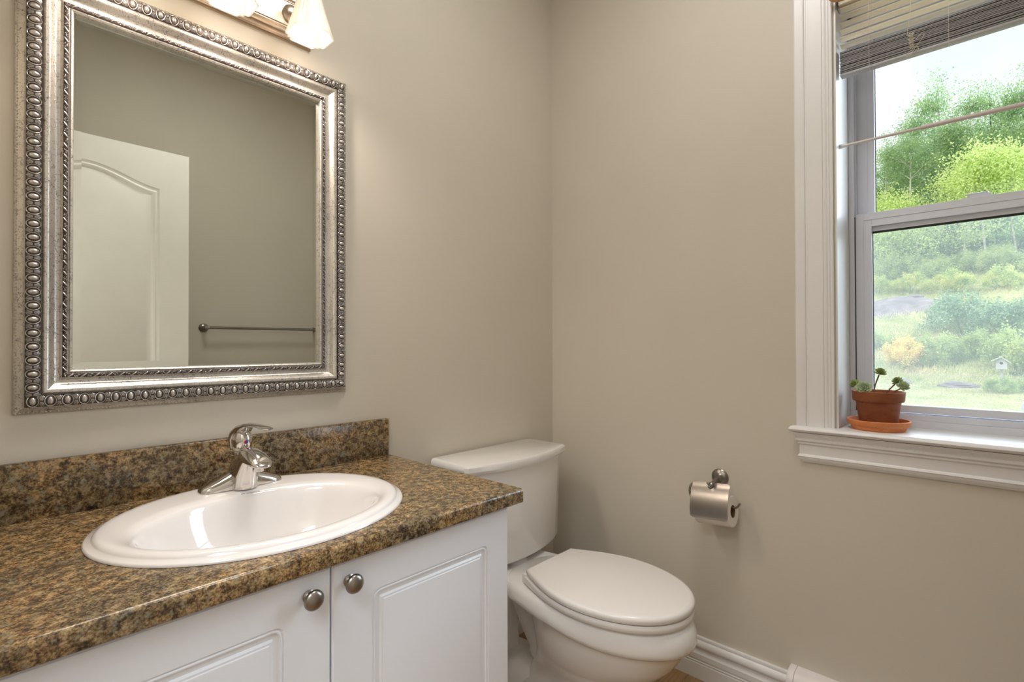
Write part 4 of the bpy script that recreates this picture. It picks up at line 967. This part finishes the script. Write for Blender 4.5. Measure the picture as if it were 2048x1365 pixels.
for y, sg in ((DYF, 1), (DYF - 0.035, -1)):
    s.add([(a, y, c) for a, c in outer] + [(q.x, y, q.y) for q in hA] + [(q.x, y, q.y) for q in hB], [tuple(f) for f in tessellate_polygon([o3, hA, hB])])
    for lp in (loopsA, loopsB): s.loft([[(a, y - sg * d, c) for a, c in L] for L, d in lp], False, True)
for i in range(4):
    a, b_ = outer[i], outer[(i + 1) % 4]; s.add([(a[0], DYF, a[1]), (b_[0], DYF, b_[1]), (b_[0], DYF - 0.035, b_[1]), (a[0], DYF - 0.035, a[1])], [(0, 1, 2, 3)])
s.build('door_slab', DOORM, door, smooth=25)
s = MB()
for y, sg in ((DYF, 1), (DYF - 0.035, -1)):
    s.lathe([(0.0001, 0), (0.030, 0), (0.030, 0.004), (0.012, 0.008), (0.011, 0.028), (0.022, 0.034), (0.027, 0.045), (0.024, 0.056), (0.012, 0.062), (0.0001, 0.063)], 28, T=ortho((dx1 - 0.065, y, 0.90), (1, 0, 0), (0, 0, sg), (0, sg, 0)))
s.build('door_knob', NICKEL, door)
# doorway trim of the left wall
s = MB(); s.box((XL, DY0, 0), (XL + 0.015, DY0 + 0.065, DZ + 0.065)); s.box((XL, DY1 - 0.04, 0), (XL + 0.004, DY1 - 0.105, DZ + 0.065)); s.box((XL, DY0, DZ), (XL + 0.015, DY1, DZ + 0.065))
struct(s.build('trim_1', TRIM, smooth=0))
TBZ = 1.2260
tb = thing('towel_bar', 'brushed nickel towel bar on the wall opposite, seen in the mirror beside the door', 'towel bar', (-0.45, YF, TBZ))
for x in (-0.775, -0.052):
    T = ortho((x, YF, TBZ), (1, 0, 0), (0, 0, -1), (0, 1, 0))
    MB().lathe([(0.0001, 0.0003), (0.0245, 0.0003), (0.0250, 0.004), (0.021, 0.009), (0.013, 0.013), (0.0095, 0.020), (0.0090, 0.050), (0.0125, 0.056), (0.0135, 0.064), (0.0110, 0.072), (0.0001, 0.075)], 28, T=T).build('post', NICKEL, tb)
MB().tube([(-0.775, YF + 0.064, TBZ), (-0.052, YF + 0.064, TBZ)], 0.0080, 16).build('bar', NICKEL, tb)
# housing made up for the added overhead fill lamp, out of view
cl = thing('added_ceiling_light', 'added round white ceiling light, unseen above the middle of the room', 'ceiling light', (-0.85, -0.90, ZC))
MB().lathe([(0.26, 0.0), (0.265, -0.012), (0.262, -0.028), (0.256, -0.028), (0.256, -0.004), (0.0001, -0.004)], 40, T=Matrix.Translation((-0.85, -0.90, ZC))).build('rim', TRIM, cl)

# ------------------------------------------------------------------ outdoors
GX, GY = -1.697, -1.36
def ground_z(x, y=0.0):
    def sm(a, b_, t_): t_ = max(0, min(1, (t_ - a) / (b_ - a))); return t_
    if x < 9: z = -0.02
    elif x < 13.3: z = -0.02 + 0.16 * (x - 9) / 4.3
    elif x < 20: z = 0.14 + 2.25 * ((x - 13.3) / 6.7)
    elif x < 31: z = 2.39 + 2.90 * (x - 20) / 11
    else: z = 5.29 + 0.30 * (x - 31)
    return z + (0.10 * math.sin(x * 1.1 + y * 0.9) * math.cos(y * 0.7) if x > 14 else 0.0)
s = MB(); xs_ = [0.30 + 0.6 * i for i in range(110)]; ys_ = [-16 + 0.8 * j for j in range(44)]
V = [(x, y, ground_z(x, y)) for x in xs_ for y in ys_]; m_ = len(ys_)
F = [(i * m_ + j, (i + 1) * m_ + j, (i + 1) * m_ + j + 1, i * m_ + j + 1) for i in range(len(xs_) - 1) for j in range(m_ - 1)]
gr = s.add(V, F).build('ground', GROUND, smooth=60); struct(gr)

def fast_quads(name, P, D, S, L, W, mat, parent):
    """n rhombic leaves at P pointing along D with side vector S"""
    n = len(P); tip = P + D * L[:, None]; m1 = P + D * (L * 0.5)[:, None] + S * (W * 0.5)[:, None]; m2 = P + D * (L * 0.5)[:, None] - S * (W * 0.5)[:, None]
    V = np.stack([P, m1, tip, m2], 1).reshape(-1, 3).astype(np.float32)
    me = bpy.data.meshes.new(name); me.vertices.add(4 * n); me.vertices.foreach_set('co', V.ravel())
    me.loops.add(4 * n); me.loops.foreach_set('vertex_index', np.arange(4 * n, dtype=np.int32))
    me.polygons.add(n); me.polygons.foreach_set('loop_start', np.arange(0, 4 * n, 4, dtype=np.int32))
    me.polygons.foreach_set('loop_total', np.full(n, 4, dtype=np.int32))
    me.update(calc_edges=True); me.materials.append(mat)
    o = bpy.data.objects.new(name, me); C.objects.link(o)
    if parent is not None: o.parent = parent
    return o
def foliage_points(rng, n, clusters, spread):
    c = clusters[rng.integers(0, len(clusters), n)]
    return c + rng.normal(0, 1, (n, 3)) * spread
def unit(v): return v / np.linalg.norm(v, axis=1, keepdims=True)
def leaves(rng, P, size, mat, parent, name='foliage', down=0.0):
    n = len(P); D = unit(rng.normal(0, 1, (n, 3)) + np.array([0, 0, -down])); S = unit(np.cross(D, rng.normal(0, 1, (n, 3))))
    L = size * rng.uniform(0.7, 1.3, n); return fast_quads(name, P, D, S, L, L * 0.62, mat, parent)
def proto_tree(seed, H, crown_r, crown_lo, nl, mat, bark, tr=0.07, leaf=0.13, name='deciduous_tree'):
    rng = np.random.default_rng(seed); rnd = random.Random(seed)
    root = bpy.data.objects.new(name, None); C.objects.link(root)
    lean = rnd.uniform(-.25, .25); lean2 = rnd.uniform(-.3, .3)
    trunk = [Vector((lean * k * k * 1.2 + 0.06 * math.sin(5 * k + seed), lean2 * k * k + 0.06 * math.sin(4 * k), H * 0.93 * k)) for k in [i / 12 for i in range(13)]]
    t_ = MB().tube(trunk, [tr * (1 - 0.85 * i / 12) for i in range(13)], 8)
    cl = []
    for i in range(16):
        k = rnd.uniform(crown_lo, 0.95); b0 = trunk[int(k * 12)]; a = rnd.uniform(0, 2 * PI)
        rel = (k - crown_lo) / (1 - crown_lo); rr2 = crown_r * math.sin(PI * min(1, rel * 0.80 + 0.25)) * rnd.uniform(0.55, 1.0) + 0.15
        e = b0 + Vector((rr2 * math.cos(a), rr2 * math.sin(a), rr2 * rnd.uniform(0.3, 0.9)))
        mid = b0.lerp(e, 0.5) + Vector((0, 0, 0.1)); t_.tube(spline([b0, mid, e], 3), [tr * 0.32, tr * 0.28, tr * 0.24, tr * .2, tr * .16, tr * .12, tr * .08], 5)
        for q in (0.45, 0.7, 0.9, 1.05): cl.append(b0.lerp(e, q) + Vector([rnd.uniform(-.22, .22) for _ in range(3)]))
    for k in (0.86, 0.92, 0.97): cl.append(Vector((trunk[-1].x, trunk[-1].y, H * k)))
    t_.build('trunk', bark, root)
    P = foliage_points(rng, nl, np.array([tuple(q) for q in cl]), np.array([0.30, 0.30, 0.24]) * (crown_r / 1.4) ** 0.5)
    leaves(rng, P, leaf, mat, root, down=0.4)
    return root
def proto_bush(seed, rx, ry, rz, nl, mat, leaf=0.09, name='bush'):
    rng = np.random.default_rng(seed); root = bpy.data.objects.new(name, None); C.objects.link(root)
    nb = 26; a = rng.uniform(0, 2 * PI, nb); r = np.sqrt(rng.uniform(0, 1, nb)); z = np.sqrt(np.clip(1 - r * r, 0, 1))
    cl = np.stack([rx * 0.92 * r * np.cos(a), ry * 0.85 * r * np.sin(a), rz * (0.14 + 0.72 * z * rng.uniform(0.6, 1.1, nb))], 1)
    P = foliage_points(rng, nl, cl, np.array([rx, ry, rz]) * 0.11); P[:, 2] = np.abs(P[:, 2])
    leaves(rng, P, leaf, mat, root)
    b_ = MB(); rnd = random.Random(seed)
    for i in range(9):
        e = cl[rnd.randrange(nb)]; b_.tube([(rnd.uniform(-.05, .05), rnd.uniform(-.05, .05), -0.1), (e[0] * 0.5, e[1] * 0.5, e[2] * 0.5), tuple(e)], [0.018, 0.012, 0.006], 5)
    b_.build('stems', LEAF_C, root)
    return root
def place(proto, x, y, z=None, rz=0, sc=1.0, first=False, label=None, cat=None, group=None, szz=None):
    if first: r = proto; kids = []
    else:
        r = proto.copy(); C.objects.link(r)
        for ch in list(proto.children):
            c = ch.copy(); C.objects.link(c); c.parent = r
    r.location = (x, y, ground_z(x, y) - 0.04 if z is None else z); r.rotation_euler = (0, 0, rz); r.scale = (sc, sc, sc if szz is None else szz)
    return tag(r, label, cat, group)

LT = 'tall pale-trunked tree with airy green leaves on the hill behind the yard'
protos = [proto_tree(11, 9.4, 1.55, 0.48, 7600, LEAF_A, BARK, 0.09, 0.095), proto_tree(12, 9.0, 1.35, 0.45, 7000, LEAF_A, BARK, 0.08, 0.095), proto_tree(13, 8.4, 1.5, 0.45, 7000, LEAF_A, BARKD, 0.09, 0.095)]
spots = [(30.0, 2.45, 0, 0.74, 0.3), (29.5, 1.45, 1, 0.86, 2.0), (30.5, 0.45, 0, 0.99, 4.0), (30.0, -0.65, 1, 0.90, 1.1), (30.6, -1.55, 2, 0.97, 5.0), (30.2, -2.6, 0, 0.92, 3.0), (29.8, 3.6, 1, 0.70, 3.3), (30.4, -3.8, 1, 0.95, .6),
         (33.0, 1.9, 1, 0.78, 1.0), (33.5, 0.95, 2, 0.88, 2.2), (33.0, 0.0, 0, 0.80, 3.4), (33.6, -1.1, 2, 0.82, 4.4), (33.0, -2.1, 1, 0.84, 5.4), (34, 3.0, 2, 0.72, .2), (33.5, -3.3, 0, 0.85, 1.5),
         (36.5, 2.4, 2, 0.70, 1.7), (36.5, 1.2, 0, 0.68, 2.7), (37, 0.0, 1, 0.70, 3.7), (36.5, -1.4, 0, 0.70, 4.7), (37, -2.8, 2, 0.75, 5.7)]
used = set()
for (x, y, k, sc, rz) in spots:
    place(protos[k], x, y, rz=rz, sc=sc, first=k not in used, label=LT, cat='tree', group='tall trees on the hill'); used.add(k)
py = [proto_tree(21, 4.2, 1.15, 0.30, 6400, LEAF_B, BARK, 0.035, 0.078, 'young_tree'), proto_tree(22, 3.4, 1.0, 0.18, 5600, LEAF_B, BARK, 0.03, 0.078, 'young_tree')]
used = set()
LY = 'bright yellow-green young tree in front of the tall trees on the hill'
for (x, y, k, sc, rz) in [(27.6, 2.62, 1, 1.22, 0), (27.2, 1.95, 1, 1.02, 1), (27.4, 1.10, 1, 1.12, 2), (27.8, -0.45, 0, 1.10, 3), (27.0, -1.15, 0, 1.28, 4.2), (27.8, -2.1, 0, 1.20, 5), (27.6, 3.5, 0, 0.8, 2.5), (27.6, -3.2, 0, 1.0, 1.2)]:
    place(py[k], x, y, rz=rz, sc=sc, first=k not in used, label=LY, cat='tree', group='young trees on the hill'); used.add(k)
# understory thicket closing the wood
pu = proto_bush(31, 1.2, 0.9, 1.5, 4200, LEAF_A, 0.085, 'understory_shrub')
for i, (x, y, sc) in enumerate([(28.6, 3.0, 1.0), (28.8, 1.7, 1.05), (28.4, 0.5, 0.95), (28.9, -0.6, 0.9), (28.7, -1.9, 1.0), (28.6, -3.1, 1.1), (31.7, 2.3, 1.5), (31.7, 0.9, 1.5), (31.7, -0.5, 1.5), (31.7, -1.9, 1.5), (35, 1.8, 1.9), (35, -0.2, 1.9), (35, -2.2, 1.9), (38.5, 1, 2.4), (38.5, -1.5, 2.4), (38.5, 3.2, 2.4)]):
    place(pu, x, y, rz=i * 1.3, sc=sc, first=i == 0, label='shaded green shrub between the trunks on the hill', cat='shrub', group='shrubs under the hill trees')
# gold-tipped mounds
pm = proto_bush(41, 0.62, 0.55, 0.78, 5200, LEAF_D, 0.045, 'rounded_bush')
for i, (x, y, sc, lb) in enumerate([(22.6, 1.86, 0.98, 'rounded yellow-green bush, leftmost of the row above the grey rock'), (22.4, 0.80, 1.06, 'rounded yellow-green bush in the middle of the row above the grey rock'), (22.6, -0.34, 1.12, 'rounded yellow-green bush behind the blue-green juniper'), (22.4, -1.62, 1.10, 'rounded yellow-green bush, rightmost of the row on the slope'), (23.8, 2.7, 0.9, None), (23.6, -2.8, 1.0, None)]):
    if lb is None: continue
    place(pm, x, y, rz=i * 2.1, sc=sc, first=i == 0, label=lb, cat='bush')
# junipers
pj = proto_bush(51, 1.0, 0.8, 0.85, 8000, LEAF_J, 0.045, 'juniper_shrub')
for i, (x, y, sc, lb) in enumerate([(17.2, -0.78, 1.32, 'blue-green juniper shrub beside the grey rock on the slope'), (16.9, -1.95, 1.15, 'blue-green juniper shrub at the right edge of the window view')]):
    place(pj, x, y, rz=i * 2.0, sc=sc, first=i == 0, label=lb, cat='shrub')
# lower shrubs near the lawn edge
pa = proto_bush(61, 0.52, 0.40, 0.62, 6000, LEAF_E, 0.034, 'amber_bush')
place(pa, 14.6, 0.33, rz=0.4, sc=1.28, first=True, label='orange-yellow leafed bush at the far edge of the lawn', cat='bush')
pg = proto_bush(71, 0.50, 0.42, 0.66, 6500, LEAF_C, 0.034, 'green_shrub')
for i, (x, y, sc, lb) in enumerate([(14.9, -0.42, 1.25, 'green shrub between the orange-yellow bush and the birdhouse'), (15.3, -1.02, 1.15, 'green shrub left of the white birdhouse'), (14.6, -1.78, 1.55, 'tall green shrub behind the white birdhouse'), (16.0, 0.95, 0.8, 'green shrub behind the orange-yellow bush'), (14.3, -2.3, 1.2, 'green shrub right of the white birdhouse')]):
    place(pg, x, y, rz=i * 1.7, sc=sc, first=i == 0, label=lb, cat='shrub')
for i, (x, y, sc) in enumerate([(25.2, 2.5, 1.5), (25.6, 1.3, 1.7), (25.0, 0.2, 1.4), (25.5, -0.9, 1.6), (25.2, -2.0, 1.6), (26.3, 1.9, 1.7), (26.4, 0.7, 1.8), (26.2, -0.3, 1.5), (26.6, -1.5, 1.7)]):
    place(pg, x, y, rz=i * 1.1 + 0.5, sc=sc, label='green shrub in the thicket between the rounded bushes and the tall trees', cat='shrub', group='thicket shrubs on the slope')
# rocks
def rock(name, c, r, seed, label, flat=0.6):
    rnd = random.Random(seed); bm = bmesh.new(); bmesh.ops.create_icosphere(bm, subdivisions=4, radius=1)
    from mathutils import noise as mn
    for v_ in bm.verts:
        d = v_.co.copy(); f = 1 + 0.28 * mn.noise(d * 1.6 + Vector((seed, 0, 0))) + 0.10 * mn.noise(d * 5)
        v_.co = Vector((d.x * r[0], d.y * r[1], d.z * r[2])) * f
    me = bpy.data.meshes.new(name); bm.to_mesh(me); bm.free(); me.materials.append(ROCK); me.shade_smooth(); me.set_sharp_from_angle(angle=math.radians(30))
    o = bpy.data.objects.new(name, me); C.objects.link(o); o.location = c; tag(o, label, 'rock'); return o
rock('bedrock_outcrop', (19.9, 0.75, ground_z(19.9) - 0.30), (1.7, 1.35, 0.50), 3, 'broad flat grey rock outcrop on the slope')
o_rock = [o for o in C.objects if o.name == 'bedrock_outcrop'][0]; o_rock.rotation_euler = (0, math.radians(-18), 0)
rock('boulder', (21.2, 0.62, ground_z(21.2) + 0.10), (0.22, 0.27, 0.16), 7, 'small grey boulder on top of the flat rock outcrop')
rock('lawn_edge_rock', (13.4, -0.80, ground_z(13.4) + 0.00), (0.26, 0.34, 0.12), 9, 'low grey rock at the lawn edge left of the birdhouse')
rock('lawn_edge_rock', (13.5, 0.22, ground_z(13.5) + 0.00), (0.16, 0.20, 0.10), 12, 'low grey rock at the lawn edge below the orange-yellow bush')
place(pg, 12.75, -1.47, rz=0.8, sc=0.62, label='small low green shrub in front of the birdhouse post', cat='shrub')
place(pg, 13.2, -2.0, rz=2.8, sc=0.7, label='small green shrub at the lawn edge right of the birdhouse', cat='shrub')
# birdhouse
bhx, bhy, bhz = 13.0, -1.495, 0.600
bh = thing('birdhouse', 'small white birdhouse with round hole on a post at the lawn edge', 'birdhouse', (bhx, bhy, ground_z(bhx)))
s = MB(); hw = 0.085; zt2 = 0.155; pk = 0.225
front = [(-hw, 0), (hw, 0), (hw, zt2), (0, pk), (-hw, zt2)]
s.loft([[(bhx - 0.07, bhy + a, bhz + c) for a, c in front], [(bhx + 0.07, bhy + a, bhz + c) for a, c in front]]); s.build('house_box', BHOUSE, bh, smooth=0)
s = MB()
for sg in (-1, 1):
    a0 = Vector((0, sg * 0.140, 0.122)); a1 = Vector((0, 0, 0.245)); nrm = Vector((0, sg * 0.66, 0.75)) * 0.014
    if sg == 1: a0 = Vector((0, 0.150, 0.160)); 
    s.loft([[(bhx + x, bhy + q.y, bhz + q.z) for q in (a0, a1, a1 + nrm, a0 + nrm)] for x in (-0.11, 0.09)])
s.build('roof', BHOUSE, bh, smooth=0)
MB().tube([(bhx - 0.0725, bhy, bhz + 0.125), (bhx - 0.069, bhy, bhz + 0.125)], 0.027, 20).build('entrance_hole', BLACKM, bh)
MB().box((bhx - 0.02, bhy - 0.02, ground_z(bhx) - 0.05), (bhx + 0.02, bhy + 0.02, bhz)).build('post', BHOUSE, bh, smooth=0)
# short grey post at the lower right of the view
gp = MB().box((7.0, -1.615, ground_z(7) - 0.02), (7.12, -1.76, 0.405)).build('garden_post', plain('grey_wood', (0.42, 0.44, 0.50), 0.8), bevel=0.004)
gp.location = (0, 0, 0); tag(gp, 'short grey post on the lawn at the lower right of the window view', 'post')

# grass
def blades(name, n, x0, x1, h, mat, seed, label, wf=1.0):
    rng = np.random.default_rng(seed); x = x0 + (x1 - x0) * rng.uniform(0, 1, n) ** 0.9
    k = x - GX; y = GY + k * rng.uniform(-0.09, 0.20, n)
    z = np.array([ground_z(a, b_) for a, b_ in zip(x, y)]) - 0.01
    P = np.stack([x, y, z], 1); D = unit(np.stack([rng.normal(0, .35, n), rng.normal(0, .45, n), np.ones(n)], 1)); S = unit(np.cross(D, np.stack([np.ones(n), rng.normal(0, .5, n), np.zeros(n)], 1)))
    L = h * rng.uniform(0.5, 1.4, n); o = fast_quads(name, P, D, S, L, 0.012 * wf * rng.uniform(.7, 1.3, n), mat, None)
    tag(o, label, 'grass', kind='stuff'); return o
blades('lawn_grass', 24000, 7.5, 13.5, 0.045, GRASS, 1, 'pale mown lawn grass beyond the window', 1.1)
blades('hillside_grass', 46000, 13.3, 29.0, 0.12, GRASS2, 2, 'long green and straw-coloured grass on the slope', 0.9)
